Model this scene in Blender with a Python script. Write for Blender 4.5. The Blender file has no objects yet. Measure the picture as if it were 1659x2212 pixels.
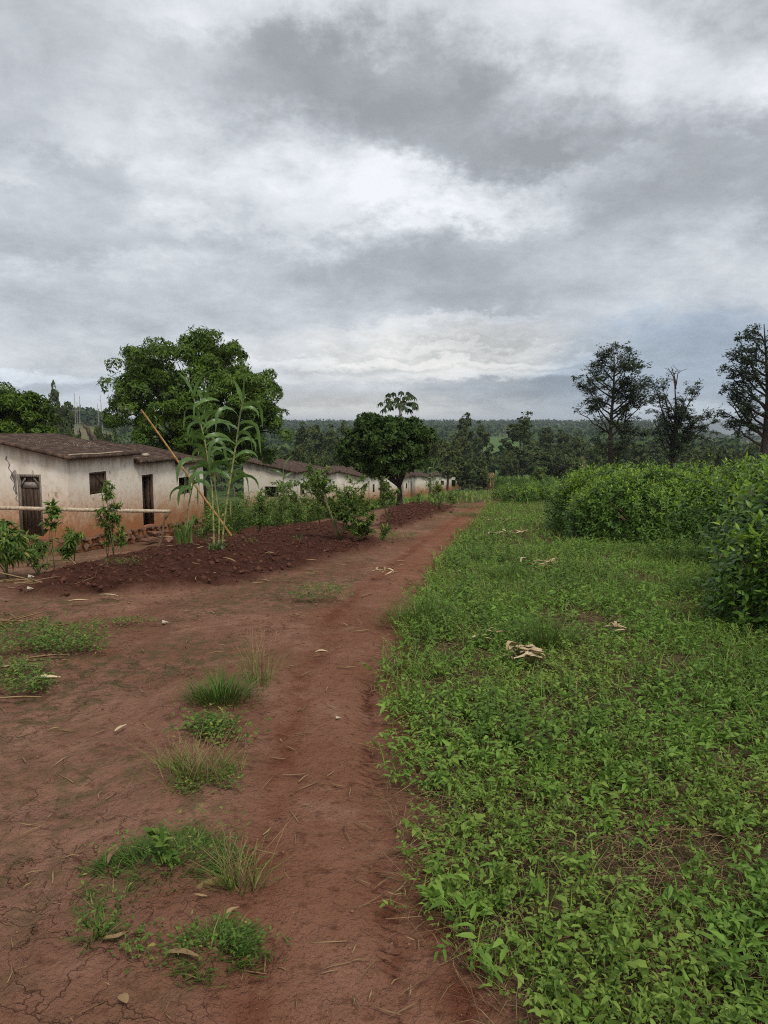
import bpy, bmesh, math, random
import numpy as np
from mathutils import Vector

random.seed(7)
RNG = np.random.default_rng(7)
SC = bpy.context.scene
COL = SC.collection
R = math.radians

# ------------------------------------------------------------------ camera
CAM_H = 1.6
PITCH = math.atan((1106 - 922) / 1598.0)
FPX = 1598.0                       # focal length in pixels of a 1659 x 2212 frame
cam_d = bpy.data.cameras.new('camera')
cam_d.sensor_fit = 'VERTICAL'
cam_d.sensor_height = 34.6
cam_d.lens = 25.0
cam_d.clip_start = 0.05
cam_d.clip_end = 40000
cam = bpy.data.objects.new('camera', cam_d)
COL.objects.link(cam)
cam.location = (0, 0, CAM_H)
cam.rotation_euler = (math.pi / 2 - PITCH, 0, 0)
SC.camera = cam


def ray(px, py):
    cx, cy = (px - 829.5) / FPX, (1106 - py) / FPX
    c, s = math.cos(PITCH), math.sin(PITCH)
    return np.array([cx, cy * s + c, cy * c - s])


def at(px, py, Y):
    d = ray(px, py)
    return np.array([0, 0, CAM_H]) + d * (Y / d[1])


# ------------------------------------------------------------------ sky, sun, exposure
SUN_EL, SUN_AZ = 56.0, 150.0        # degrees; azimuth clockwise from +Y
SC.view_settings.view_transform = 'Standard'
SC.view_settings.look = 'None'
SC.view_settings.exposure = 0.5
SC.view_settings.gamma = 1.0
SC.cycles.use_denoising = False
SC.cycles.filter_width = 1.1
SC.cycles.max_bounces = 5
SC.cycles.diffuse_bounces = 1
SC.cycles.glossy_bounces = 2
SC.cycles.transmission_bounces = 3
SC.cycles.transparent_max_bounces = 4
SC.cycles.volume_bounces = 0
SC.cycles.caustics_reflective = False
SC.cycles.caustics_refractive = False

world = bpy.data.worlds.new('World')
SC.world = world
world.use_nodes = True
WT = world.node_tree
WT.nodes.clear()


def wn(t, **kw):
    n = WT.nodes.new(t)
    for k, v in kw.items():
        setattr(n, k, v)
    return n


def wl(a, b):
    WT.links.new(a, b)


def wm(op, a, b=None, c=None):
    n = wn('ShaderNodeMath', operation=op)
    for i, v in enumerate((a, b, c)):
        if v is None:
            continue
        if isinstance(v, (int, float)):
            n.inputs[i].default_value = v
        else:
            wl(v, n.inputs[i])
    return n.outputs[0]


def build_world():
    tc = wn('ShaderNodeTexCoord')
    sep = wn('ShaderNodeSeparateXYZ')
    wl(tc.outputs['Generated'], sep.inputs[0])
    x, y, z = sep.outputs
    zc = wm('MAXIMUM', z, 0.0)
    k = wm('DIVIDE', 1.0, wm('ADD', zc, 0.33))
    comb = wn('ShaderNodeCombineXYZ')
    wl(wm('MULTIPLY', x, k), comb.inputs[0])
    wl(wm('MULTIPLY', y, k), comb.inputs[1])
    def noise(scale, detail, rough, dist=0.0, off=0.0):
        n = wn('ShaderNodeTexNoise', noise_dimensions='2D')
        n.inputs['Scale'].default_value = scale
        n.inputs['Detail'].default_value = detail
        n.inputs['Roughness'].default_value = rough
        n.inputs['Distortion'].default_value = dist
        va = wn('ShaderNodeVectorMath', operation='ADD')
        va.inputs[1].default_value = (off, off * 0.7, 0)
        wl(comb.outputs[0], va.inputs[0])
        wl(va.outputs[0], n.inputs['Vector'])
        return n
    n1 = noise(1.7, 7, 0.58, 0.0, 3.1)
    n3 = noise(5.2, 8, 0.70, 0.15, 5.2)
    wrp = noise(3.0, 8, 0.66, 0.0, 21.0)
    ws = wn('ShaderNodeSeparateColor')
    wl(wrp.outputs['Color'], ws.inputs[0])
    az = wm('ARCTAN2', x, y)
    el = wm('ARCSINE', z)
    cw = wn('ShaderNodeCombineXYZ')
    lowf = wm('MINIMUM', wm('MULTIPLY_ADD', zc, 3.6, 0.10), 1.0)
    wl(wm('MULTIPLY_ADD', wm('SUBTRACT', ws.outputs[0], 0.5), wm('MULTIPLY', lowf, 0.34), az), cw.inputs[0])
    wl(wm('MULTIPLY_ADD', wm('SUBTRACT', ws.outputs[1], 0.5), wm('MULTIPLY', lowf, 0.20), el), cw.inputs[1])
    def total(lst):
        s = None
        for (px, py, sx, sy, amp) in lst:
            d = ray(px, py)
            d = d / np.linalg.norm(d)
            mp = wn('ShaderNodeVectorMath', operation='MULTIPLY_ADD')
            fx, fy = FPX / (1.9 * sx), FPX / (1.9 * sy)
            mp.inputs[1].default_value = (fx, fy, 0)
            mp.inputs[2].default_value = (-math.atan2(d[0], d[1]) * fx, -math.asin(d[2]) * fy, 0)
            wl(cw.outputs[0], mp.inputs[0])
            gr = wn('ShaderNodeTexGradient', gradient_type='SPHERICAL')
            wl(mp.outputs[0], gr.inputs[0])
            sm = wn('ShaderNodeMapRange', interpolation_type='SMOOTHSTEP')
            sm.inputs[1].default_value, sm.inputs[2].default_value = 0.12, 0.72
            wl(gr.outputs[1], sm.inputs[0])
            s = wm('MULTIPLY', sm.outputs[0], amp) if s is None else wm('MULTIPLY_ADD', sm.outputs[0], amp, s)
        return s
    tone = total([
        (560, 150, 220, 75, -0.45), (820, 190, 290, 85, -0.62), (1080, 260, 270, 85, -0.62), (1320, 345, 250, 75, -0.7), (1560, 430, 240, 60, -0.65),
        (130, 400, 280, 42, -0.5), (120, 505, 260, 36, -0.6), (1040, 590, 360, 60, -0.5), (1610, 40, 190, 75, -0.8),
        (1300, 700, 300, 60, -0.25), (300, 650, 420, 55, -0.35), (40, 120, 220, 140, -0.2), (1150, 850, 230, 34, -0.45),
        (1480, 185, 250, 75, 0.8), (1090, 420, 320, 45, 0.7), (700, 440, 230, 70, 0.55), (620, 5, 330, 45, 0.4), (1240, 55, 200, 70, 0.5),
        (930, 712, 170, 14, 0.4), (1010, 690, 120, 9, 0.45), (1000, 752, 230, 9, 0.45), (930, 782, 330, 10, 0.7), (1080, 808, 180, 10, 0.7), (700, 820, 260, 10, 0.35), (680, 893, 300, 14, 0.7), (70, 812, 130, 10, 0.7), (190, 875, 160, 20, 0.5),
        (1500, 893, 170, 18, 0.9), (1130, 838, 220, 22, -0.4), (900, 860, 300, 14, -0.15)])
    warm = total([(970, 765, 300, 50, 0.6), (700, 890, 420, 30, 0.8), (1480, 892, 180, 22, 0.6)])
    blue = total([(1530, 810, 260, 100, 1.2), (1250, 860, 300, 50, 0.5), (140, 850, 260, 40, 0.5)])
    t = wm('MULTIPLY_ADD', n1.outputs[0], 0.85, 0.095)
    t = wm('MULTIPLY_ADD', n3.outputs[0], 0.50, wm('SUBTRACT', t, 0.25))
    t = wm('MULTIPLY_ADD', tone, 0.40, t)
    ramp = wn('ShaderNodeValToRGB')
    cr = ramp.color_ramp
    cr.elements[0].position = 0.02
    cr.elements[0].color = (0.225, 0.236, 0.252, 1)
    cr.elements[1].position = 0.92
    cr.elements[1].color = (0.63, 0.65, 0.675, 1)
    for p, c in ((0.24, (0.285, 0.300, 0.320, 1)), (0.48, (0.395, 0.414, 0.440, 1)), (0.72, (0.53, 0.55, 0.575, 1))):
        e = cr.elements.new(p)
        e.color = c
    wl(t, ramp.inputs[0])
    def mix(fac, a, b):
        m = wn('ShaderNodeMix', data_type='RGBA', blend_type='MULTIPLY')
        wl(fac, m.inputs[0])
        wl(a, m.inputs[6])
        m.inputs[7].default_value = b
        return m.outputs[2]
    bc = wm('MINIMUM', blue, 1.0)
    wc = wm('MINIMUM', warm, 1.0)
    c = mix(bc, ramp.outputs[0], (0.67, 0.77, 0.89, 1))
    c = mix(wc, c, (1.08, 1.0, 0.88, 1))
    clouds = wn('ShaderNodeBackground')
    wl(c, clouds.inputs[0])
    clouds.inputs[1].default_value = 1.08
    sky = wn('ShaderNodeTexSky', sky_type='NISHITA')
    sky.sun_disc = False
    sky.sun_elevation = R(SUN_EL)
    sky.sun_rotation = R(SUN_AZ)
    skyb = wn('ShaderNodeBackground')
    wl(sky.outputs[0], skyb.inputs[0])
    skyb.inputs[1].default_value = 0.10
    ms = wn('ShaderNodeMixShader')
    ms.inputs[0].default_value = 0.94
    wl(skyb.outputs[0], ms.inputs[1])
    wl(clouds.outputs[0], ms.inputs[2])
    out = wn('ShaderNodeOutputWorld')
    wl(ms.outputs[0], out.inputs[0])
    world.cycles.sampling_method = 'MANUAL'
    world.cycles.sample_map_resolution = 512


build_world()

sun_d = bpy.data.lights.new('sun', 'SUN')
sun_d.energy = 1.5
sun_d.angle = R(14)
sun_d.color = (1.0, 0.96, 0.90)
sun = bpy.data.objects.new('sun', sun_d)
COL.objects.link(sun)
_se, _sa = R(SUN_EL), R(SUN_AZ)
sun.rotation_euler = Vector((math.sin(_sa) * math.cos(_se), math.cos(_sa) * math.cos(_se), math.sin(_se))).to_track_quat('Z', 'Y').to_euler()

# ------------------------------------------------------------------ helpers: numbers
_perm = np.random.default_rng(3).permutation(512)
_perm = np.concatenate([_perm, _perm])
_gr = np.random.default_rng(4).uniform(0, 2 * np.pi, 512)
_GX, _GY = np.cos(_gr), np.sin(_gr)


def perlin(x, y):
    x, y = np.asarray(x, float), np.asarray(y, float)
    xi, yi = np.floor(x).astype(np.int64), np.floor(y).astype(np.int64)
    xf, yf = x - xi, y - yi
    u, v = xf * xf * xf * (xf * (xf * 6 - 15) + 10), yf * yf * yf * (yf * (yf * 6 - 15) + 10)
    def g(ix, iy, dx, dy):
        h = _perm[(_perm[ix & 511] + iy) & 511]
        return _GX[h] * dx + _GY[h] * dy
    a = g(xi, yi, xf, yf)
    b = g(xi + 1, yi, xf - 1, yf)
    c = g(xi, yi + 1, xf, yf - 1)
    d = g(xi + 1, yi + 1, xf - 1, yf - 1)
    return (a * (1 - u) + b * u) * (1 - v) + (c * (1 - u) + d * u) * v


def fbm(x, y, o=4):
    s, a = 0, 1.0
    for i in range(o):
        s = s + a * perlin(x * 2 ** i + 17.3 * i, y * 2 ** i - 9.1 * i)
        a *= 0.5
    return s


def sstep(a, b, x):
    t = np.clip((np.asarray(x, float) - a) / (b - a), 0, 1)
    return t * t * (3 - 2 * t)


def unit(v):
    return v / np.maximum(np.linalg.norm(v, axis=-1, keepdims=True), 1e-9)


# ------------------------------------------------------------------ terrain
_ty = np.arange(0, 13000, 0.5)
_slope = np.interp(_ty, [0, 4.5, 8, 23, 28, 140, 200, 260, 420, 700, 900, 1250, 1320, 1600, 2200, 13000],
                   [0, 0, -.06, -.06, -.077, -.075, 0, 0.004, 0.012, 0.020, 0.022, 0.022, -0.03, -0.05, 0, 0])
_tz = np.cumsum(_slope) * 0.5


def H0(x, y):
    x, y = np.asarray(x, float), np.asarray(y, float)
    yy = np.maximum(y, 0.0)
    z = np.interp(yy, _ty, _tz)
    xp = np.interp(yy, [0, 6, 12, 26, 60, 150], [-.1, -.1, 0.6, 3.4, 8, 20])
    near = 1 - sstep(150, 300, yy)
    z = z - 0.92 * sstep(2.2, 9.0, xp - x) * sstep(7, 17, yy) * near
    z = z - 0.05 * np.maximum(xp - x - 9.0, 0) * near * (xp - x < 60) - 2.5 * (xp - x >= 60) * near
    a = x / np.maximum(yy, 30.0)
    far = sstep(250, 900, yy)
    z = z - 26 * sstep(0.36, 0.48, a) * far
    z = z + 15 * sstep(0.28, 0.42, -a) * sstep(180, 480, yy) * (1 - sstep(900, 1500, yy))
    z = z + 1.6 * perlin(x / 90.0, y / 90.0) * sstep(150, 350, yy)
    return z


def G0(px, py):
    d = ray(px, py)
    s, o = 0.5, np.array([0, 0, CAM_H])
    prev = 0.5
    while s < 3000:
        p = o + d * s
        if p[2] < H0(p[0], p[1]):
            lo, hi = prev, s
            for _ in range(30):
                m = (lo + hi) / 2
                q = o + d * m
                if q[2] < H0(q[0], q[1]):
                    hi = m
                else:
                    lo = m
            q = o + d * hi
            return q
        prev = s
        s *= 1.02
    return o + d * s


def poly(pts):
    return np.array([G0(*p)[:2] for p in pts])


def inside(P, poly_):
    x, y = P[:, 0], P[:, 1]
    r = np.zeros(len(P), bool)
    n = len(poly_)
    for i in range(n):
        x0, y0 = poly_[i]
        x1, y1 = poly_[(i + 1) % n]
        c = ((y0 > y) != (y1 > y)) & (x < (x1 - x0) * (y - y0) / (y1 - y0 + 1e-12) + x0)
        r ^= c
    return r


def edge_dist(P, poly_, closed=True):
    best = np.full(len(P), 1e9)
    n = len(poly_)
    for i in range(n if closed else n - 1):
        a, b = poly_[i], poly_[(i + 1) % n]
        ab = b - a
        t = np.clip(((P - a) @ ab) / (ab @ ab + 1e-12), 0, 1)
        best = np.minimum(best, np.linalg.norm(P - (a + t[:, None] * ab), axis=1))
    return best


VERGE = poly([(1120, 2212), (1010, 2140), (950, 2050), (905, 1900), (872, 1750), (846, 1600), (822, 1480), (850, 1380), (890, 1300), (930, 1225), (985, 1165), (1035, 1112), (1050, 1092)])
_v0 = np.array([[VERGE[0][0] + 0.5, -8.0]])
VERGE_X = np.concatenate([_v0, VERGE, [[6.5, 40], [9.0, 60], [22, 150]]])
PATHC = poly([(770, 2212), (745, 2000), (735, 1700), (742, 1500), (800, 1330), (875, 1240), (940, 1175), (1022, 1108), (1043, 1093)])
PATHC_X = np.concatenate([[[PATHC[0][0], -8.0]], PATHC, [[7.0, 45], [20, 150]]])
BED1 = poly([(10, 1304), (160, 1298), (330, 1284), (500, 1274), (640, 1240), (760, 1207), (850, 1180), (800, 1140), (700, 1132), (570, 1134), (500, 1150), (340, 1166), (250, 1205), (110, 1236), (30, 1258)])
BED2 = poly([(800, 1142), (850, 1150), (900, 1135), (975, 1110), (990, 1097), (935, 1086), (880, 1090), (835, 1100)])


def verge_x(y):
    return np.interp(y, VERGE_X[:, 1], VERGE_X[:, 0])


def path_x(y):
    return np.interp(y, PATHC_X[:, 1], PATHC_X[:, 0])


def bed_mask(x, y):
    P = np.stack([x, y], 1)
    m = np.zeros(len(P))
    for b, w in ((BED1, 0.35), (BED2, 0.4)):
        sel = (P[:, 0] > b[:, 0].min() - 1) & (P[:, 0] < b[:, 0].max() + 1) & (P[:, 1] > b[:, 1].min() - 1) & (P[:, 1] < b[:, 1].max() + 1)
        if not sel.any():
            continue
        Q = P[sel]
        d = edge_dist(Q, b) * np.where(inside(Q, b), 1, -1)
        d = d + 0.22 * fbm(Q[:, 0] * 1.1, Q[:, 1] * 1.1, 4)
        m[sel] = np.maximum(m[sel], sstep(-0.05, w, d))
    return m


def Hs(x, y):
    """ground height with beds (no fine relief); scalars or arrays"""
    x1, y1 = np.atleast_1d(np.asarray(x, float)), np.atleast_1d(np.asarray(y, float))
    z = H0(x1, y1)
    nb = (y1 < 45)
    if nb.any():
        z = z.copy()
        z[nb] += 0.06 * bed_mask(x1[nb], y1[nb])
    return z if np.ndim(x) else float(z[0])


def G(px, py):
    p = G0(px, py)
    p[2] = Hs(p[0], p[1])
    return p


# ------------------------------------------------------------------ helpers: meshes
class Geo:
    def __init__(self):
        self.V, self.I, self.C, self.T, self.n = [], [], [], [], 0

    def add(self, V, F, tint=0.5):
        V = np.asarray(V, float).reshape(-1, 3)
        F = np.asarray(F, np.int64)
        if len(V) == 0 or len(F) == 0:
            return self
        self.V.append(V)
        self.I.append((F + self.n).ravel())
        self.C.append(np.full(len(F), F.shape[1]))
        self.T.append(np.broadcast_to(np.asarray(tint, float), (len(V),)).copy())
        self.n += len(V)
        return self

    def build(self, name, mat, parent=None, origin=None, smooth=False, attrs=None):
        me = bpy.data.meshes.new(name)
        V = np.concatenate(self.V)
        if parent is not None and origin is None:
            origin = parent.get('_o', None)
        if origin is not None:
            V = V - np.asarray(origin, float)
        I = np.concatenate(self.I).astype(np.int32)
        C = np.concatenate(self.C).astype(np.int32)
        me.vertices.add(len(V))
        me.vertices.foreach_set('co', V.astype(np.float32).ravel())
        me.loops.add(len(I))
        me.loops.foreach_set('vertex_index', I)
        me.polygons.add(len(C))
        st = np.concatenate([[0], np.cumsum(C)[:-1]]).astype(np.int32)
        me.polygons.foreach_set('loop_start', st)
        me.polygons.foreach_set('loop_total', C)
        if smooth:
            me.polygons.foreach_set('use_smooth', np.ones(len(C), bool))
        at_ = me.attributes.new('tint', 'FLOAT', 'POINT')
        at_.data.foreach_set('value', np.concatenate(self.T).astype(np.float32))
        for k, v in (attrs or {}).items():
            a = me.attributes.new(k, 'FLOAT', 'POINT')
            a.data.foreach_set('value', np.asarray(v, np.float32))
        me.update(calc_edges=True)
        me.validate()
        if mat is not None:
            me.materials.append(mat)
        o = bpy.data.objects.new(name, me)
        COL.objects.link(o)
        if parent is None and origin is not None:
            o.location = origin
        if parent is not None:
            o.parent = parent
            if origin is not None:
                o['_o'] = [float(c) for c in origin]
        return o


def tag(o, label, cat, group=None, kind=None):
    if label:
        o['label'] = label
    if cat:
        o['category'] = cat
    if group:
        o['group'] = group
    if kind:
        o['kind'] = kind
    return o


def thing(name, label, cat, loc, group=None):
    o = bpy.data.objects.new(name, None)
    o.empty_display_size = 0.2
    COL.objects.link(o)
    o.location = loc
    o['_o'] = [float(c) for c in loc]
    return tag(o, label, cat, group)


def copy_tree(o, parent=None):
    c = o.copy()
    COL.objects.link(c)
    c.parent = parent
    for ch in list(o.children):
        copy_tree(ch, c)
    return c


def tube(pts, rad, sides=6, cap=True):
    pts = np.asarray(pts, float)
    rad = np.broadcast_to(np.asarray(rad, float), (len(pts),))
    tg = unit(np.gradient(pts, axis=0))
    ref = np.array([0, 0, 1.0]) if abs(tg[0][2]) < 0.9 else np.array([1.0, 0, 0])
    u = unit(np.cross(tg[0], ref))
    V = []
    ang = np.arange(sides) * 2 * np.pi / sides
    for i in range(len(pts)):
        u = unit(u - tg[i] * (u @ tg[i]))
        v = np.cross(tg[i], u)
        V.append(pts[i] + rad[i] * (np.cos(ang)[:, None] * u + np.sin(ang)[:, None] * v))
    V = np.concatenate(V)
    F = []
    for i in range(len(pts) - 1):
        for j in range(sides):
            a, b = i * sides + j, i * sides + (j + 1) % sides
            F.append((a, b, b + sides, a + sides))
    if cap:
        n = len(V)
        V = np.concatenate([V, pts[:1], pts[-1:]])
        for j in range(sides):
            F.append((n, (j + 1) % sides, j, j))
            b = (len(pts) - 1) * sides
            F.append((n + 1, b + j, b + (j + 1) % sides, b + (j + 1) % sides))
    return V, F


def add_tube(g, pts, rad, sides=6, tint=0.5):
    V, F = tube(pts, rad, sides)
    q = np.array([f for f in F if len(set(f)) == 4])
    t = np.array([f[:3] for f in F if len(set(f)) == 3])
    g.add(V, q, tint)
    if len(t):
        g.I.append((t + g.n - len(V)).ravel())
        g.C.append(np.full(len(t), 3))


def box8(c):
    return np.asarray(c, float), np.array([(0, 3, 2, 1), (4, 5, 6, 7), (0, 1, 5, 4), (1, 2, 6, 5), (2, 3, 7, 6), (3, 0, 4, 7)])


def add_bar(g, a, b, w, h, up=(0, 0, 1), tint=0.5):
    """square bar from a to b, w across, h along up"""
    a, b = np.asarray(a, float), np.asarray(b, float)
    d = unit(b - a)
    s = unit(np.cross(d, np.asarray(up, float)))
    u = np.cross(s, d)
    c = []
    for p in (a, b):
        c += [p - s * w / 2 - u * h / 2, p + s * w / 2 - u * h / 2, p + s * w / 2 + u * h / 2, p - s * w / 2 + u * h / 2]
    g.add(*box8(c), tint)


def frames(D, N):
    D = unit(D)
    N = unit(N - D * np.sum(D * N, 1, keepdims=True))
    return D, N, np.cross(D, N)


def add_leaves(g, P, D, N, L, W, droop=0.2, fold=0.15, tint=0.5, detail=1):
    """flat lobed leaves; detail 0: one quad, 1: folded, 2: folded with two cross sections"""
    n = len(P)
    if n == 0:
        return
    D, N, S = frames(D, N)
    L = np.broadcast_to(np.asarray(L, float), (n,))[:, None]
    W = np.broadcast_to(np.asarray(W, float), (n,))[:, None]
    dr = np.broadcast_to(np.asarray(droop, float), (n,))[:, None]
    tip = P + D * L * (1 - 0.3 * dr) - N * L * dr
    tint = np.broadcast_to(np.asarray(tint, float), (n,))
    if detail == 0:
        mid = P + D * L * 0.45 - N * L * dr * 0.2
        V = np.stack([P, mid + S * W / 2, tip, mid - S * W / 2], 1)
        F = np.arange(n * 4).reshape(n, 4)
    elif detail == 1:
        mid = P + D * L * 0.42 - N * L * dr * 0.18
        V = np.stack([P, mid + S * W / 2 + N * W * fold, mid, mid - S * W / 2 + N * W * fold, tip], 1)
        b = np.arange(n)[:, None] * 5
        F = np.concatenate([b + np.array([[0, 1, 4, 2]]), b + np.array([[0, 2, 4, 3]])])
    else:
        m1 = P + D * L * 0.28 - N * L * dr * 0.06
        m2 = P + D * L * 0.64 - N * L * dr * 0.42
        V = np.stack([P, m1 + S * W / 2 + N * W * fold, m1, m1 - S * W / 2 + N * W * fold,
                      m2 + S * W * .36 + N * W * fold * .6, m2, m2 - S * W * .36 + N * W * fold * .6, tip], 1)
        b = np.arange(n)[:, None] * 8
        Fq = np.concatenate([b + np.array([[2, 1, 4, 5]]), b + np.array([[3, 2, 5, 6]]),
                             b + np.array([[0, 1, 2, 2]]), b + np.array([[0, 2, 3, 3]]), b + np.array([[5, 4, 7, 7]]), b + np.array([[6, 5, 7, 7]])])
        k = len(V[0])
        base = g.n
        g.add(V.reshape(-1, 3), Fq[:2 * n], np.repeat(tint, k))
        t = Fq[2 * n:, :3]
        g.I.append((t + base).ravel())
        g.C.append(np.full(len(t), 3))
        return
    g.add(V.reshape(-1, 3), F, np.repeat(tint, V.shape[1]))


def add_blades(g, P, az, L, W, lean=0.5, tint=0.5, droop=0.35):
    """grass blades, three sections"""
    n = len(P)
    if n == 0:
        return
    L = np.broadcast_to(np.asarray(L, float), (n,))[:, None]
    W = np.broadcast_to(np.asarray(W, float), (n,))[:, None]
    lean = np.broadcast_to(np.asarray(lean, float), (n,))[:, None]
    h = np.stack([np.cos(az), np.sin(az), np.zeros(n)], 1)
    s = np.stack([-np.sin(az), np.cos(az), np.zeros(n)], 1)
    up = np.array([0, 0, 1.0])
    d1 = unit(h * lean + up)
    m = P + d1 * L * 0.5
    d2 = unit(h * (lean + droop * 2.2) + up * (1 - droop * 0.7))
    t = m + d2 * L * 0.5
    V = np.stack([P - s * W / 2, P + s * W / 2, m + s * W * .42, m - s * W * .42, t], 1)
    b = np.arange(n)[:, None] * 5
    base = g.n
    tint = np.repeat(np.broadcast_to(np.asarray(tint, float), (n,)), 5)
    g.add(V.reshape(-1, 3), b + np.array([[0, 1, 2, 3]]), tint)
    g.I.append((b + np.array([[3, 2, 4]]) + base).ravel())
    g.C.append(np.full(n, 3))


def rand_dirs(n, zmin=-1.0):
    z = RNG.uniform(zmin, 1, n)
    a = RNG.uniform(0, 2 * np.pi, n)
    r = np.sqrt(1 - z * z)
    return np.stack([r * np.cos(a), r * np.sin(a), z], 1)


# ------------------------------------------------------------------ helpers: materials
def mat_base(name):
    m = bpy.data.materials.new(name)
    m.use_nodes = True
    nt = m.node_tree
    nt.nodes.clear()
    out = nt.nodes.new('ShaderNodeOutputMaterial')
    b = nt.nodes.new('ShaderNodeBsdfPrincipled')
    nt.links.new(b.outputs[0], out.inputs[0])
    return m, nt, b, out


class NT:
    def __init__(self, nt):
        self.nt = nt
        self.tc = nt.nodes.new('ShaderNodeTexCoord')

    def new(self, t, **kw):
        n = self.nt.nodes.new(t)
        for k, v in kw.items():
            setattr(n, k, v)
        return n

    def link(self, a, b):
        self.nt.links.new(a, b)

    def setin(self, s, v):
        if isinstance(v, (int, float, tuple)):
            s.default_value = v
        else:
            self.link(v, s)

    def math(self, op, a, b=None, clamp=False):
        n = self.new('ShaderNodeMath', operation=op)
        n.use_clamp = clamp
        self.setin(n.inputs[0], a)
        if b is not None:
            self.setin(n.inputs[1], b)
        return n.outputs[0]

    def attr(self, name):
        n = self.new('ShaderNodeAttribute')
        n.attribute_name = name
        return n.outputs['Fac']

    def obj(self, scale=(1, 1, 1)):
        mp = self.new('ShaderNodeMapping')
        mp.inputs['Scale'].default_value = scale
        self.link(self.tc.outputs['Object'], mp.inputs[0])
        return mp.outputs[0]

    def noise(self, scale, detail=4, rough=0.55, vec=None, dist=0.0):
        n = self.new('ShaderNodeTexNoise')
        n.inputs['Scale'].default_value = scale
        n.inputs['Detail'].default_value = detail
        n.inputs['Roughness'].default_value = rough
        n.inputs['Distortion'].default_value = dist
        self.link(vec if vec is not None else self.tc.outputs['Object'], n.inputs['Vector'])
        return n

    def step(self, v, a, b, lo=0.0, hi=1.0):
        n = self.new('ShaderNodeMapRange')
        n.interpolation_type = 'SMOOTHSTEP'
        self.link(v, n.inputs[0])
        for i, q in enumerate((a, b, lo, hi)):
            n.inputs[i + 1].default_value = q
        return n.outputs[0]

    def mix(self, fac, a, b, mode='MIX'):
        n = self.new('ShaderNodeMix', data_type='RGBA', blend_type=mode)
        self.setin(n.inputs[0], fac)
        for s, v in ((n.inputs[6], a), (n.inputs[7], b)):
            if isinstance(v, tuple):
                s.default_value = v if len(v) == 4 else v + (1,)
            else:
                self.link(v, s)
        return n.outputs[2]

    def bump(self, h, strength, dist, normal=None):
        n = self.new('ShaderNodeBump')
        n.inputs['Strength'].default_value = strength
        n.inputs['Distance'].default_value = dist
        self.link(h, n.inputs['Height'])
        if normal is not None:
            self.link(normal, n.inputs['Normal'])
        return n.outputs[0]


def leaf_mat(name, dark, light, rough=0.5, trans=0.25, alt=None, spec=0.14):
    m, nt, b, out = mat_base(name)
    T = NT(nt)
    t = T.attr('tint')
    c = T.mix(t, dark, light)
    if alt:
        c = T.mix(T.step(t, 0.93, 0.97), c, alt)
    T.link(c, b.inputs['Base Color'])
    b.inputs['Roughness'].default_value = rough
    b.inputs['Specular IOR Level'].default_value = spec
    tr = T.new('ShaderNodeBsdfTranslucent')
    T.link(T.mix(0.5, c, tuple(min(1, x * 1.3) for x in light)), tr.inputs[0])
    ms = T.new('ShaderNodeMixShader')
    ms.inputs[0].default_value = trans
    T.link(b.outputs[0], ms.inputs[1])
    T.link(tr.outputs[0], ms.inputs[2])
    T.link(ms.outputs[0], out.inputs[0])
    return m


def simple_mat(name, c1, c2, scale=6.0, rough=0.85, stretch=(1, 1, 1), bump=0.3, bd=0.01, detail=6, spec=0.1, tint=0.0):
    m, nt, b, out = mat_base(name)
    T = NT(nt)
    v = T.obj(stretch)
    n = T.noise(scale, detail, 0.6, v)
    f = T.step(n.outputs[0], 0.32, 0.68)
    if tint:
        f = T.math('ADD', T.math('MULTIPLY', f, 1 - tint), T.math('MULTIPLY', T.attr('tint'), tint), True)
    T.link(T.mix(f, c1, c2), b.inputs['Base Color'])
    b.inputs['Roughness'].default_value = rough
    b.inputs['Specular IOR Level'].default_value = spec
    n2 = T.noise(scale * 4, 5, 0.6, v)
    T.link(T.bump(n2.outputs[0], bump, bd), b.inputs['Normal'])
    return m


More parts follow.
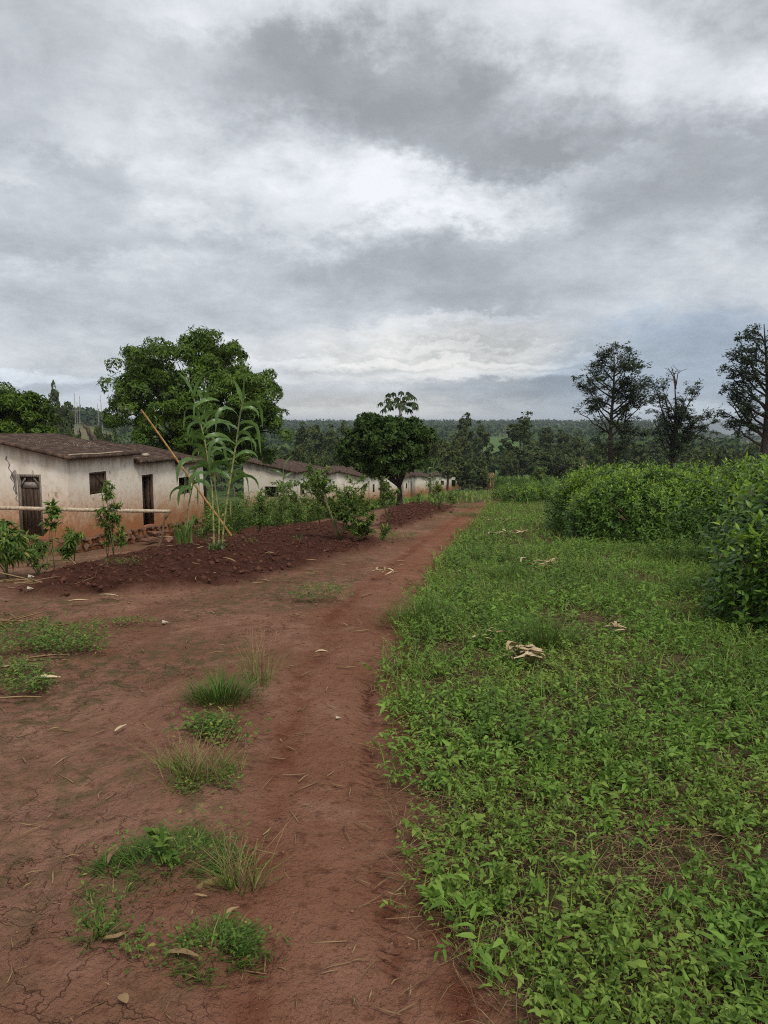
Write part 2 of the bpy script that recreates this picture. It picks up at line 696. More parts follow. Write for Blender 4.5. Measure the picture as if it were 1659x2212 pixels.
def ground_mat():
    m, nt, b, out = mat_base('earth')
    T = NT(nt)
    bed, grs, tread, moss, fld = T.attr('bed'), T.attr('grass'), T.attr('tread'), T.attr('moss'), T.attr('field')
    big = T.noise(0.9, 5, 0.55)
    med = T.noise(5.0, 7, 0.62)
    fine = T.noise(60.0, 4, 0.6)
    dry = T.mix(T.step(big.outputs[0], 0.35, 0.65), (0.215, 0.102, 0.063), (0.300, 0.158, 0.105))
    dry = T.mix(T.step(med.outputs[0], 0.40, 0.72, 0, 0.6), dry, (0.175, 0.085, 0.055))
    red = T.mix(T.step(med.outputs[0], 0.3, 0.7), (0.205, 0.074, 0.039), (0.285, 0.122, 0.070))
    c = T.mix(T.math('MULTIPLY', T.attr('path'), 0.75), dry, red)
    # pale dusty crust and dark flecks painting the shade of small pits
    c = T.mix(T.step(T.noise(2.3, 6, 0.65).outputs[0], 0.54, 0.70, 0, 0.5), c, (0.37, 0.210, 0.14))
    c = T.mix(T.step(T.noise(17, 5, 0.6).outputs[0], 0.54, 0.68, 0, 0.6), c, (0.105, 0.046, 0.028))
    c = T.mix(T.math('MULTIPLY', moss, T.step(T.noise(9, 6, 0.65).outputs[0], 0.42, 0.62), True), c, (0.130, 0.095, 0.048))
    tilled = T.mix(T.step(T.noise(9, 7, 0.7).outputs[0], 0.3, 0.7), (0.062, 0.025, 0.016), (0.150, 0.064, 0.042))
    c = T.mix(bed, c, tilled)
    under = T.mix(T.step(T.noise(11, 6, 0.6).outputs[0], 0.35, 0.65), (0.070, 0.050, 0.028), (0.135, 0.092, 0.052))
    far = T.mix(T.step(T.noise(0.05, 6, 0.6).outputs[0], 0.35, 0.65), (0.050, 0.085, 0.024), (0.095, 0.120, 0.042))
    c = T.mix(grs, c, under)
    c = T.mix(T.attr('far'), c, far)
    c = T.mix(fld, c, T.mix(T.step(T.noise(0.09, 5, 0.6).outputs[0], 0.4, 0.6), (0.060, 0.115, 0.026), (0.105, 0.165, 0.045)))
    c = T.mix(T.attr('straw'), c, (0.15, 0.13, 0.065))
    # cracks of drying mud
    vv = T.new('ShaderNodeTexVoronoi', feature='DISTANCE_TO_EDGE')
    vv.inputs['Scale'].default_value = 5.5
    wv = T.new('ShaderNodeVectorMath', operation='ADD')
    nn = T.noise(3.0, 5, 0.6)
    sc = T.new('ShaderNodeVectorMath', operation='SCALE')
    T.link(nn.outputs['Color'], sc.inputs[0])
    sc.inputs['Scale'].default_value = 0.55
    T.link(T.tc.outputs['Object'], wv.inputs[0])
    T.link(sc.outputs[0], wv.inputs[1])
    T.link(wv.outputs[0], vv.inputs['Vector'])
    crack = T.step(vv.outputs['Distance'], 0.0, 0.022, 1.0, 0.0)
    cm = T.math('MULTIPLY', crack, T.step(T.noise(1.4, 4, 0.6).outputs[0], 0.46, 0.60))
    cm = T.math('MULTIPLY', cm, T.attr('crack'), True)
    c = T.mix(T.math('MULTIPLY', T.attr('damp'), T.step(T.noise(6, 6, 0.65).outputs[0], 0.36, 0.60), True), c, (0.125, 0.040, 0.021))
    c = T.mix(T.math('MULTIPLY', cm, 0.14), c, (0.06, 0.027, 0.018))
    c = T.mix(T.step(T.noise(48, 3, 0.6).outputs[0], 0.60, 0.72, 0, 0.5), c, (0.105, 0.048, 0.032))  # finer dark specks, small pits shaded by colour alone
    T.link(c, b.inputs['Base Color'])
    b.inputs['Roughness'].default_value = 0.95
    b.inputs['Specular IOR Level'].default_value = 0.03
    h = T.math('ADD', T.math('MULTIPLY', med.outputs[0], 0.55), T.math('MULTIPLY', fine.outputs[0], 0.16))
    h = T.math('ADD', h, T.math('MULTIPLY', T.noise(20, 6, 0.65).outputs[0], 0.30))
    h = T.math('ADD', h, T.math('MULTIPLY', bed, T.math('MULTIPLY', T.noise(8, 7, 0.7).outputs[0], 1.6)))
    h = T.math('SUBTRACT', h, T.math('MULTIPLY', cm, 0.12))
    sy = T.new('ShaderNodeSeparateXYZ')
    T.link(T.tc.outputs['Object'], sy.inputs[0])
    lug = T.math('SINE', T.math('ADD', T.math('MULTIPLY', sy.outputs[1], 118.0), T.math('MULTIPLY', sy.outputs[0], 70.0)))
    h = T.math('SUBTRACT', h, T.math('MULTIPLY', tread, T.math('MULTIPLY', lug, 0.12)))
    T.link(T.bump(h, 1.0, 0.11), b.inputs['Normal'])
    return m


def plaster_mat():
    m, nt, b, out = mat_base('limewashed_plaster')
    T = NT(nt)
    h, q = T.attr('hgt'), T.attr('drop')
    n1 = T.noise(2.2, 6, 0.62)
    st = T.noise(5.0, 5, 0.6, T.obj((1, 1, 0.18)))
    fine = T.noise(30, 5, 0.6)
    c = T.mix(T.step(n1.outputs[0], 0.35, 0.7), (0.90, 0.83, 0.70), (0.74, 0.645, 0.51))
    hh = T.math('ADD', h, T.math('MULTIPLY', T.math('SUBTRACT', n1.outputs[0], 0.5), 1.3))
    hh = T.math('ADD', hh, T.math('MULTIPLY', T.math('SUBTRACT', st.outputs[0], 0.5), 0.6))
    hh = T.math('ADD', hh, T.math('MULTIPLY', T.math('SUBTRACT', T.noise(9.0, 6, 0.7).outputs[0], 0.5), 1.1))
    c = T.mix(T.step(hh, 0.5, 1.65, 0.8, 0.0), c, (0.52, 0.31, 0.17))
    c = T.mix(T.step(hh, 0.05, 0.90, 0.9, 0.0), c, (0.36, 0.135, 0.050))
    # soot and run-off under the eave
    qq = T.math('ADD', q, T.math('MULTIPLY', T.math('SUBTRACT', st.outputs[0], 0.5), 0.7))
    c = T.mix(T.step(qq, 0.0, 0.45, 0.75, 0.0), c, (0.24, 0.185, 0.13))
    # chips where the mud brick shows
    ch = T.noise(7.5, 3, 0.5)
    cmask = T.math('MULTIPLY', T.step(ch.outputs[0], 0.625, 0.65), T.step(T.noise(0.75, 3, 0.5).outputs[0], 0.46, 0.60))
    c = T.mix(T.math('MULTIPLY', cmask, 0.85), c, (0.30, 0.165, 0.095))
    c = T.mix(T.step(T.noise(0.9, 5, 0.65).outputs[0], 0.55, 0.75, 0, 0.45), c, (0.44, 0.33, 0.22))
    T.link(c, b.inputs['Base Color'])
    b.inputs['Roughness'].default_value = 0.95
    b.inputs['Specular IOR Level'].default_value = 0.05
    hb = T.math('SUBTRACT', T.math('ADD', n1.outputs[0], T.math('MULTIPLY', fine.outputs[0], 0.3)), T.step(ch.outputs[0], 0.67, 0.70))
    T.link(T.bump(hb, 0.5, 0.02), b.inputs['Normal'])
    return m


def roof_mat():
    m, nt, b, out = mat_base('weathered_cement_roof')
    T = NT(nt)
    v = T.obj((1, 1, 1))
    st = T.noise(2.6, 7, 0.65, T.obj((3.2, 0.9, 1)))
    n = T.noise(12, 6, 0.65, v)
    c = T.mix(T.step(st.outputs[0], 0.35, 0.68), (0.052, 0.034, 0.026), (0.112, 0.072, 0.052))
    c = T.mix(T.step(st.outputs[0], 0.54, 0.66, 0, 0.55), c, (0.185, 0.122, 0.082))
    c = T.mix(T.step(T.noise(30, 3, 0.5).outputs[0], 0.66, 0.72, 0, 0.6), c, (0.36, 0.33, 0.28))
    T.link(c, b.inputs['Base Color'])
    b.inputs['Roughness'].default_value = 0.95
    b.inputs['Specular IOR Level'].default_value = 0.05
    T.link(T.bump(T.math('ADD', st.outputs[0], n.outputs[0]), 0.6, 0.03), b.inputs['Normal'])
    return m


MT = dict(
    earth=ground_mat(), plaster=plaster_mat(), roof=roof_mat(),
    wood=simple_mat('weathered_wood', (0.045, 0.026, 0.018), (0.155, 0.105, 0.072), 5, 0.85, (9, 9, 0.7), 0.5, 0.01, tint=0.35),
    greywood=simple_mat('grey_timber', (0.12, 0.095, 0.075), (0.30, 0.25, 0.20), 6, 0.85, (7, 7, 1), 0.5, 0.01),
    stone=simple_mat('foundation_stone', (0.10, 0.052, 0.034), (0.25, 0.135, 0.085), 4, 0.9, bump=0.6, bd=0.03, tint=0.4),
    bark=simple_mat('bark', (0.060, 0.044, 0.034), (0.16, 0.12, 0.09), 5, 0.92, (3, 3, 0.8), 0.8, 0.03),
    darkbark=simple_mat('dark_bark', (0.028, 0.021, 0.017), (0.085, 0.062, 0.050), 5, 0.92, (3, 3, 0.8), 0.8, 0.03),
    palebark=simple_mat('pale_dead_wood', (0.20, 0.175, 0.15), (0.38, 0.34, 0.30), 3, 0.9, (3, 3, 0.8), 0.5, 0.02),
    bamboo=simple_mat('yellow_bamboo', (0.30, 0.155, 0.045), (0.48, 0.28, 0.10), 4, 0.45, (4, 4, 1), 0.15, 0.004, tint=0.4),
    palepole=simple_mat('pale_pole', (0.36, 0.27, 0.18), (0.62, 0.51, 0.37), 4, 0.7, (6, 1.2, 6), 0.4, 0.006),
    cane=simple_mat('cane_stalk', (0.15, 0.19, 0.075), (0.36, 0.32, 0.12), 2.2, 0.45, (1, 1, 1), 0.1, 0.004, tint=0.6),
    stem=simple_mat('green_stem', (0.10, 0.13, 0.045), (0.26, 0.24, 0.11), 5, 0.7, bump=0.2),
    brownstem=simple_mat('brown_stem', (0.10, 0.062, 0.040), (0.22, 0.15, 0.09), 6, 0.85, bump=0.3),
    husk=simple_mat('dry_husk', (0.30, 0.20, 0.10), (0.66, 0.55, 0.34), 9, 0.75, (1, 1, 1), 0.4, 0.006, tint=0.6),
    straw=simple_mat('straw', (0.14, 0.085, 0.045), (0.38, 0.26, 0.13), 9, 0.8, bump=0.2, tint=0.6),
    cob=simple_mat('maize_cob', (0.10, 0.055, 0.025), (0.34, 0.22, 0.10), 60, 0.85, bump=0.8, bd=0.006),
    pale=simple_mat('pale_chip', (0.34, 0.28, 0.19), (0.55, 0.49, 0.37), 12, 0.7, bump=0.2),
    sack=simple_mat('grey_sack', (0.22, 0.20, 0.185), (0.42, 0.40, 0.37), 10, 0.9, bump=0.3),
    render=simple_mat('grey_render', (0.20, 0.175, 0.15), (0.33, 0.29, 0.25), 14, 0.95, bump=0.6, bd=0.01),
    clod=simple_mat('soil_clod', (0.062, 0.025, 0.016), (0.160, 0.068, 0.045), 14, 0.95, bump=0.8, bd=0.02, tint=0.5),
    crumb=simple_mat('earth_crumb', (0.12, 0.055, 0.034), (0.32, 0.18, 0.12), 14, 0.95, bump=0.5, bd=0.01, tint=0.7),
    mountain=simple_mat('mountain', (0.05, 0.075, 0.05), (0.08, 0.10, 0.07), 0.002, 0.95, bump=0.0),
    grass=leaf_mat('grass_blade', (0.070, 0.135, 0.020), (0.230, 0.320, 0.060), 0.5, 0.3, (0.34, 0.27, 0.12)),
    weed=leaf_mat('broad_weed_leaf', (0.036, 0.098, 0.012), (0.245, 0.390, 0.062), 0.42, 0.24, (0.40, 0.34, 0.08), spec=0.16),
    weed2=leaf_mat('pale_weed_leaf', (0.065, 0.130, 0.018), (0.270, 0.370, 0.070), 0.5, 0.24, (0.42, 0.34, 0.10)),
    tuft=leaf_mat('tuft_blade', (0.040, 0.090, 0.014), (0.125, 0.200, 0.034), 0.5, 0.25, (0.30, 0.24, 0.11)),
    tea=leaf_mat('tea_leaf', (0.025, 0.066, 0.008), (0.120, 0.215, 0.024), 0.36, 0.14, spec=0.22),
    tea_lit_new=leaf_mat('tea_lit_young_leaf', (0.100, 0.200, 0.016), (0.290, 0.420, 0.035), 0.38, 0.30, spec=0.25),  # bright young leaf, its colour carries the lit look of bush tops
    mango=leaf_mat('mango_leaf', (0.034, 0.076, 0.009), (0.140, 0.215, 0.026), 0.42, 0.2, (0.16, 0.22, 0.05)),
    shrub=leaf_mat('shrub_leaf', (0.050, 0.105, 0.018), (0.165, 0.250, 0.045), 0.48, 0.25, (0.30, 0.27, 0.06)),
    canel=leaf_mat('cane_leaf', (0.060, 0.130, 0.024), (0.160, 0.270, 0.060), 0.36, 0.28, spec=0.45),
    darkleaf=leaf_mat('dark_tree_leaf', (0.018, 0.042, 0.009), (0.080, 0.135, 0.024), 0.5, 0.12, (0.10, 0.17, 0.03)),
    sparse=leaf_mat('sparse_tree_leaf', (0.024, 0.040, 0.016), (0.075, 0.105, 0.040), 0.55, 0.18),
    valley=leaf_mat('valley_tree_leaf', (0.030, 0.048, 0.015), (0.115, 0.138, 0.042), 0.7, 0.14, spec=0.08),
    forest=leaf_mat('forest_leaf', (0.028, 0.052, 0.017), (0.085, 0.125, 0.038), 0.9, 0.05, spec=0.03),
    papaya=leaf_mat('papaya_leaf', (0.014, 0.032, 0.009), (0.042, 0.074, 0.020), 0.5, 0.06),
    drymaize=leaf_mat('dry_maize_leaf', (0.20, 0.13, 0.06), (0.42, 0.30, 0.14), 0.7, 0.2),
)

# ------------------------------------------------------------------ ground
def build_ground():
    def axis_pos(step, lim_u, far, grow):
        v = list(np.arange(0, lim_u, step))
        s = step
        while v[-1] < far:
            s *= grow
            v.append(v[-1] + s)
        return np.array(v)
    xr = axis_pos(0.034, 3.0, 11000, 1.062)
    xl = axis_pos(0.034, 3.4, 11000, 1.062)
    X = np.concatenate([-xl[:0:-1], xr])
    yf = axis_pos(0.034, 5.2, 12000, 1.045) + 1.3
    yb = -np.array([40, 22, 12, 7, 4, 2.4, 1.3, 0.5, -0.2, -0.7, -1.0, -1.15])
    Y = np.concatenate([yb, yf])
    gx, gy = np.meshgrid(X, Y)
    x, y = gx.ravel(), gy.ravel()
    near = y < 60
    z = H0(x, y)
    n = len(x)
    bed, path, tread, moss, crack, damp = (np.zeros(n) for _ in range(6))
    xn, yn = x[near], y[near]
    bm = bed_mask(xn, yn)
    bed[near] = bm
    off = xn - path_x(yn)
    wig = 0.12 * fbm(xn * 1.3, yn * 0.7, 3)
    pw = (1 - sstep(0.30, 0.52, np.abs(off + wig))) * (1 - bm)
    path[near] = np.clip(pw, 0, 1) * (.45 + .55 * sstep(6, 12, yn)) * (0.75 + 0.25 * np.clip(fbm(xn * 2, yn * 2, 3) + .5, 0, 1))
    veg = sstep(-0.05, 0.22, xn - verge_x(yn) + 0.14 * fbm(xn * 1.7, yn * 1.7, 4))
    grass = np.zeros(n)
    grass[near] = veg
    # beyond the crest everything is weedy
    lf = sstep(27, 36, yn) + sstep(20, 30, yn) * sstep(-3.0, -5.0, xn - path_x(yn))
    grass[near] = np.clip(np.maximum(grass[near], lf * (1 - path[near])), 0, 1) * (1 - bm)
    grass[~near] = 1
    far = sstep(40, 90, y)
    a = x / np.maximum(y, 1)
    field = sstep(0.128, 0.14, a) * (1 - sstep(0.178, 0.188, a)) * sstep(200, 230, y) * (1 - sstep(620, 660, y))
    straw = sstep(-0.46, -0.44, a) * (1 - sstep(-0.36, -0.34, a)) * sstep(330, 350, y) * (1 - sstep(400, 430, y))
    straw = np.maximum(straw, 0.7 * sstep(0.36, 0.40, a) * sstep(900, 950, y) * (1 - sstep(1150, 1250, y)))
    # relief
    zb = 0.06 * bm + bm * (0.085 * fbm(xn * 2.6, yn * 2.6, 4) + 0.05 * np.abs(fbm(xn * 8, yn * 8, 3)))
    rut = -0.010 * np.exp(-((off + 0.26 + wig) / 0.07) ** 2) - 0.012 * np.exp(-((off - 0.16 + wig * .5) / 0.10) ** 2) - 0.006 * pw
    rut *= (1 - bm) * (yn > 0)
    tr = np.exp(-((off - 0.14) / 0.045) ** 4) * sstep(-.1, .35, fbm(xn * 1.3, yn * 1.3, 3) + .08)
    rut += -0.016 * tr * (0.5 + 0.5 * np.sin(yn * 105 + 9 * np.abs(off - .14) * 20)) * (yn < 6.5) * (yn > 1)
    tread[near] = tr
    dm = .65 * np.exp(-((off + 0.27 + wig) / 0.08) ** 2) + .9 * np.exp(-((off - 0.33 + .5 * wig) / 0.09) ** 2) + .8 * tr
    damp[near] = np.clip(dm, 0, 1) * (1 - bm) * (yn > 0) * (yn < 30) * np.clip(.9 + 1.2 * fbm(xn * 1.2 + 2, yn * .8, 3), 0, 1)
    # second, single tyre mark running across the bare yard
    A, B = G0(215, 1590)[:2], G0(330, 1495)[:2]
    ab = (B - A) / np.linalg.norm(B - A)
    P = np.stack([xn, yn], 1) - A
    s, q = P @ ab, P @ np.array([-ab[1], ab[0]])
    rut += -0.022 * np.exp(-(q / 0.030) ** 2) * sstep(-.1, .1, s) * (1 - sstep(1.05, 1.25, s))
    dirt = (1 - veg) * (1 - bm)
    mic = dirt * (0.020 * fbm(xn * 2.2, yn * 2.2, 4) + 0.011 * fbm(xn * 8, yn * 8, 3) + 0.030 * fbm(xn * .6, yn * .6, 2)) * (1 - .45 * pw)
    plate = np.abs(fbm(xn * 3.3 + 5, yn * 3.3, 3))
    mic += -0.026 * dirt * (1 - sstep(0, .07, plate)) * sstep(-.05, .25, fbm(xn * .7 + 3, yn * .7, 2)) * (1 - pw)
    # erosion hollow around the big weed mound near the camera
    for (px, py, r, h) in ((370, 1960, 0.42, 0.05), (480, 1500, 0.40, 0.05), (430, 1680, 0.32, 0.035), (480, 1580, .25, .03)):
        c = G0(px, py)
        mic += h * np.exp(-(((xn - c[0]) ** 2 + (yn - c[1]) ** 2) / r ** 2))
    z[near] += zb + rut + mic + veg * (0.05 * fbm(xn * 1.1, yn * 1.1, 3) + 0.02 * fbm(xn * 5, yn * 5, 2))
    moss[near] = dirt * sstep(-0.1, 0.3, fbm(xn * .55 + 9, yn * .55, 3) + 0.12) * (1 - pw)
    crack[near] = dirt * (1 - pw)
    att = dict(damp=damp, bed=bed, path=path, grass=grass, tread=tread, moss=moss, crack=crack, far=far, field=field, straw=straw)
    nx, ny = len(X), len(Y)
    i = np.arange(nx * ny).reshape(ny, nx)
    F = np.stack([i[:-1, :-1], i[:-1, 1:], i[1:, 1:], i[1:, :-1]], -1).reshape(-1, 4)
    V = np.stack([x, y, z], 1)
    fx = x[F].mean(1)
    fy = y[F].mean(1)
    is_bed = bed[F].mean(1) > 0.5
    is_path = (path[F].mean(1) > 0.22) & (fy < 32) & (fy > 0) & ~is_bed
    is_field = field[F].mean(1) > 0.5
    rest = ~(is_bed | is_path | is_field)
    for nm, sel in (('ground', rest), ('path', is_path), ('tilled_soil', is_bed), ('tea_field', is_field)):
        f = F[sel]
        used, inv = np.unique(f, return_inverse=True)
        g = Geo().add(V[used], inv.reshape(f.shape), 0.5)
        o = g.build(nm, MT['earth'], smooth=True, attrs={k: v[used] for k, v in att.items()})
        lab = {'ground': 'bare red earth and weedy ground running to the horizon', 'path': 'worn red dirt footpath with tyre marks',
               'tilled_soil': 'dark freshly tilled red soil in front of the houses', 'tea_field': 'bright green tea field on the far slope'}[nm]
        tag(o, lab, nm.replace('_', ' '), kind='structure')


build_ground()


def build_mountain():
    g = Geo()
    n, mrows = 90, 8
    V = []
    px = np.linspace(1380, 2300, n)
    for j in range(mrows):
        t = j / (mrows - 1)
        for i in range(n):
            a = (px[i] - 829.5) / FPX
            Yd = 4600 + 900 * t
            prof = 72 * math.exp(-((a - 0.62) / 0.20) ** 2) + 14 * float(fbm(a * 9, 0.3, 4)) + 20 * math.exp(-((a - .46) / .06) ** 2)
            z = -60 + (prof + 58) * math.sin(t * math.pi / 2) * max(0, min(1, (i + 2) / 14))
            V.append((a * Yd, Yd, z))
    i = np.arange(n * mrows).reshape(mrows, n)
    F = np.stack([i[:-1, :-1], i[:-1, 1:], i[1:, 1:], i[1:, :-1]], -1).reshape(-1, 4)
    g.add(V, F)
    o = g.build('mountain', MT['mountain'], smooth=True)
    tag(o, 'pale blue mountain on the far right horizon', 'mountain', kind='structure')


build_mountain()

# ------------------------------------------------------------------ houses
HD = unit(np.array([0.188, 1.0, 0]))           # along the eave wall, away from the camera
HW = np.array([-HD[1], HD[0], 0])              # towards the back of the house
UP = np.array([0, 0, 1.0])


def wall_panel(A, d, length, zb, top, holes, thick, inw, zref, ztop):
    """wall with openings. A base corner, d direction, top(s) height, holes (s0,s1,z0,z1)"""
    ss = sorted(set([0, length] + [h[0] for h in holes] + [h[1] for h in holes] + list(np.linspace(0, length, 5))))
    zs = sorted(set([zb] + [h[2] for h in holes] + [h[3] for h in holes]))
    zs = zs + [None]
    g = Geo()
    solid = {}
    ns, nz = len(ss) - 1, len(zs) - 1
    for i in range(ns):
        for k in range(nz):
            sm = (ss[i] + ss[i + 1]) / 2
            z0 = zs[k]
            z1 = zs[k + 1] if zs[k + 1] is not None else 99
            zm = z0 + 1e-3
            solid[i, k] = not any(h[0] < sm < h[1] and h[2] <= zm < h[3] for h in holes)
    def P(i, k, o):
        s = ss[i]
        z = zs[k] if zs[k] is not None else top(s)
        q = A + d * s + inw * o
        return (q[0], q[1], z)
    hg = []
    def quad(c):
        g.add(c, [(0, 1, 2, 3)])
        hg.extend(c)
    for i in range(ns):
        for k in range(nz):
            if not solid[i, k]:
                continue
            quad([P(i, k, 0), P(i + 1, k, 0), P(i + 1, k + 1, 0), P(i, k + 1, 0)])
            quad([P(i, k, thick), P(i, k + 1, thick), P(i + 1, k + 1, thick), P(i + 1, k, thick)])
            for (di, dk, c) in ((-1, 0, ((i, k), (i, k + 1))), (1, 0, ((i + 1, k + 1), (i + 1, k))), (0, -1, ((i + 1, k), (i, k))), (0, 1, ((i, k + 1), (i + 1, k + 1)))):
                if not solid.get((i + di, k + dk), False):
                    (a0, b0), (a1, b1) = c
                    quad([P(a0, b0, 0), P(a1, b1, 0), P(a1, b1, thick), P(a0, b0, thick)])
    hg = np.array(hg)
    s_of = (hg - A) @ d
    hgt = hg[:, 2] - zref(s_of)
    tops = np.array([ztop(s) for s in s_of])
    return g, dict(hgt=hgt, drop=tops - hg[:, 2])


_rocks = []


def rock_mesh(k, flat=1.0):
    bm = bmesh.new()
    r = np.random.default_rng(100 + k)
    p = unit(r.normal(size=(15, 3))) * r.uniform(0.8, 1.05, (15, 1)) * np.array([1, 0.8, 0.62 * flat])
    for q in p:
        bm.verts.new(q)
    res = bmesh.ops.convex_hull(bm, input=bm.verts)
    for v in [v for v in bm.verts if not v.link_faces]:
        bm.verts.remove(v)
    bmesh.ops.bevel(bm, geom=[e for e in bm.edges], offset=0.05, segments=1, affect='EDGES') if False else None
    me = bpy.data.meshes.new('stone')
    bm.to_mesh(me)
    bm.free()
    at_ = me.attributes.new('tint', 'FLOAT', 'POINT')
    at_.data.foreach_set('value', np.full(len(me.vertices), r.uniform(0, 1), np.float32))
    me.materials.append(MT['stone'])
    return me


ROCKS = [rock_mesh(k) for k in range(8)]


def stone(parent, p, size, k, rot=None):
    o = bpy.data.objects.new('stone', ROCKS[k % 8])
    COL.objects.link(o)
    base = np.array(parent['_o'])
    o.parent = parent
    o.location = np.asarray(p) - base
    o.scale = size
    o.rotation_euler = rot or (random.uniform(-.3, .3), random.uniform(-.3, .3), random.uniform(0, 6.28))
    return o


def roof_slab(g, O, t0, t1, w0, w1, z_at_w0, slope, thick=0.085, seed=0):
    nt_, nw = 14, 12
    r = np.random.default_rng(seed + 50)
    T_, W_ = np.linspace(t0, t1, nt_), np.linspace(w0, w1, nw)
    top, bot = [], []
    e0, e1 = r.normal(0, .018, nw), r.normal(0, .018, nw)
    f0, f1 = r.normal(0, .015, nt_), r.normal(0, .015, nt_)
    for i, t in enumerate(T_):
        for j, w in enumerate(W_):
            tt = t + (e0[j] if i == 0 else e1[j] if i == nt_ - 1 else 0)
            ww = w + (f0[i] if j == 0 else f1[i] if j == nw - 1 else 0)
            p = O + HD * tt + HW * ww
            z = z_at_w0 + slope * (ww - w0) + 0.012 * float(perlin(tt * 1.7 + seed, ww * 1.9))
            top.append((p[0], p[1], z))
            bot.append((p[0], p[1], z - thick))
    n = nt_ * nw
    i = np.arange(n).reshape(nt_, nw)
    Ft = np.stack([i[:-1, :-1], i[1:, :-1], i[1:, 1:], i[:-1, 1:]], -1).reshape(-1, 4)
    Fb = np.stack([i[:-1, :-1], i[:-1, 1:], i[1:, 1:], i[1:, :-1]], -1).reshape(-1, 4) + n
    ring = np.concatenate([i[0, :-1], i[:-1, -1], i[-1, :0:-1], i[:0:-1, 0]])
    rn = np.roll(ring, -1)
    Fs = np.stack([ring, rn, rn + n, ring + n], 1)
    g.add(np.array(top + bot), np.concatenate([Ft[:, ::-1], Fb[:, ::-1], Fs[:, ::-1]]))


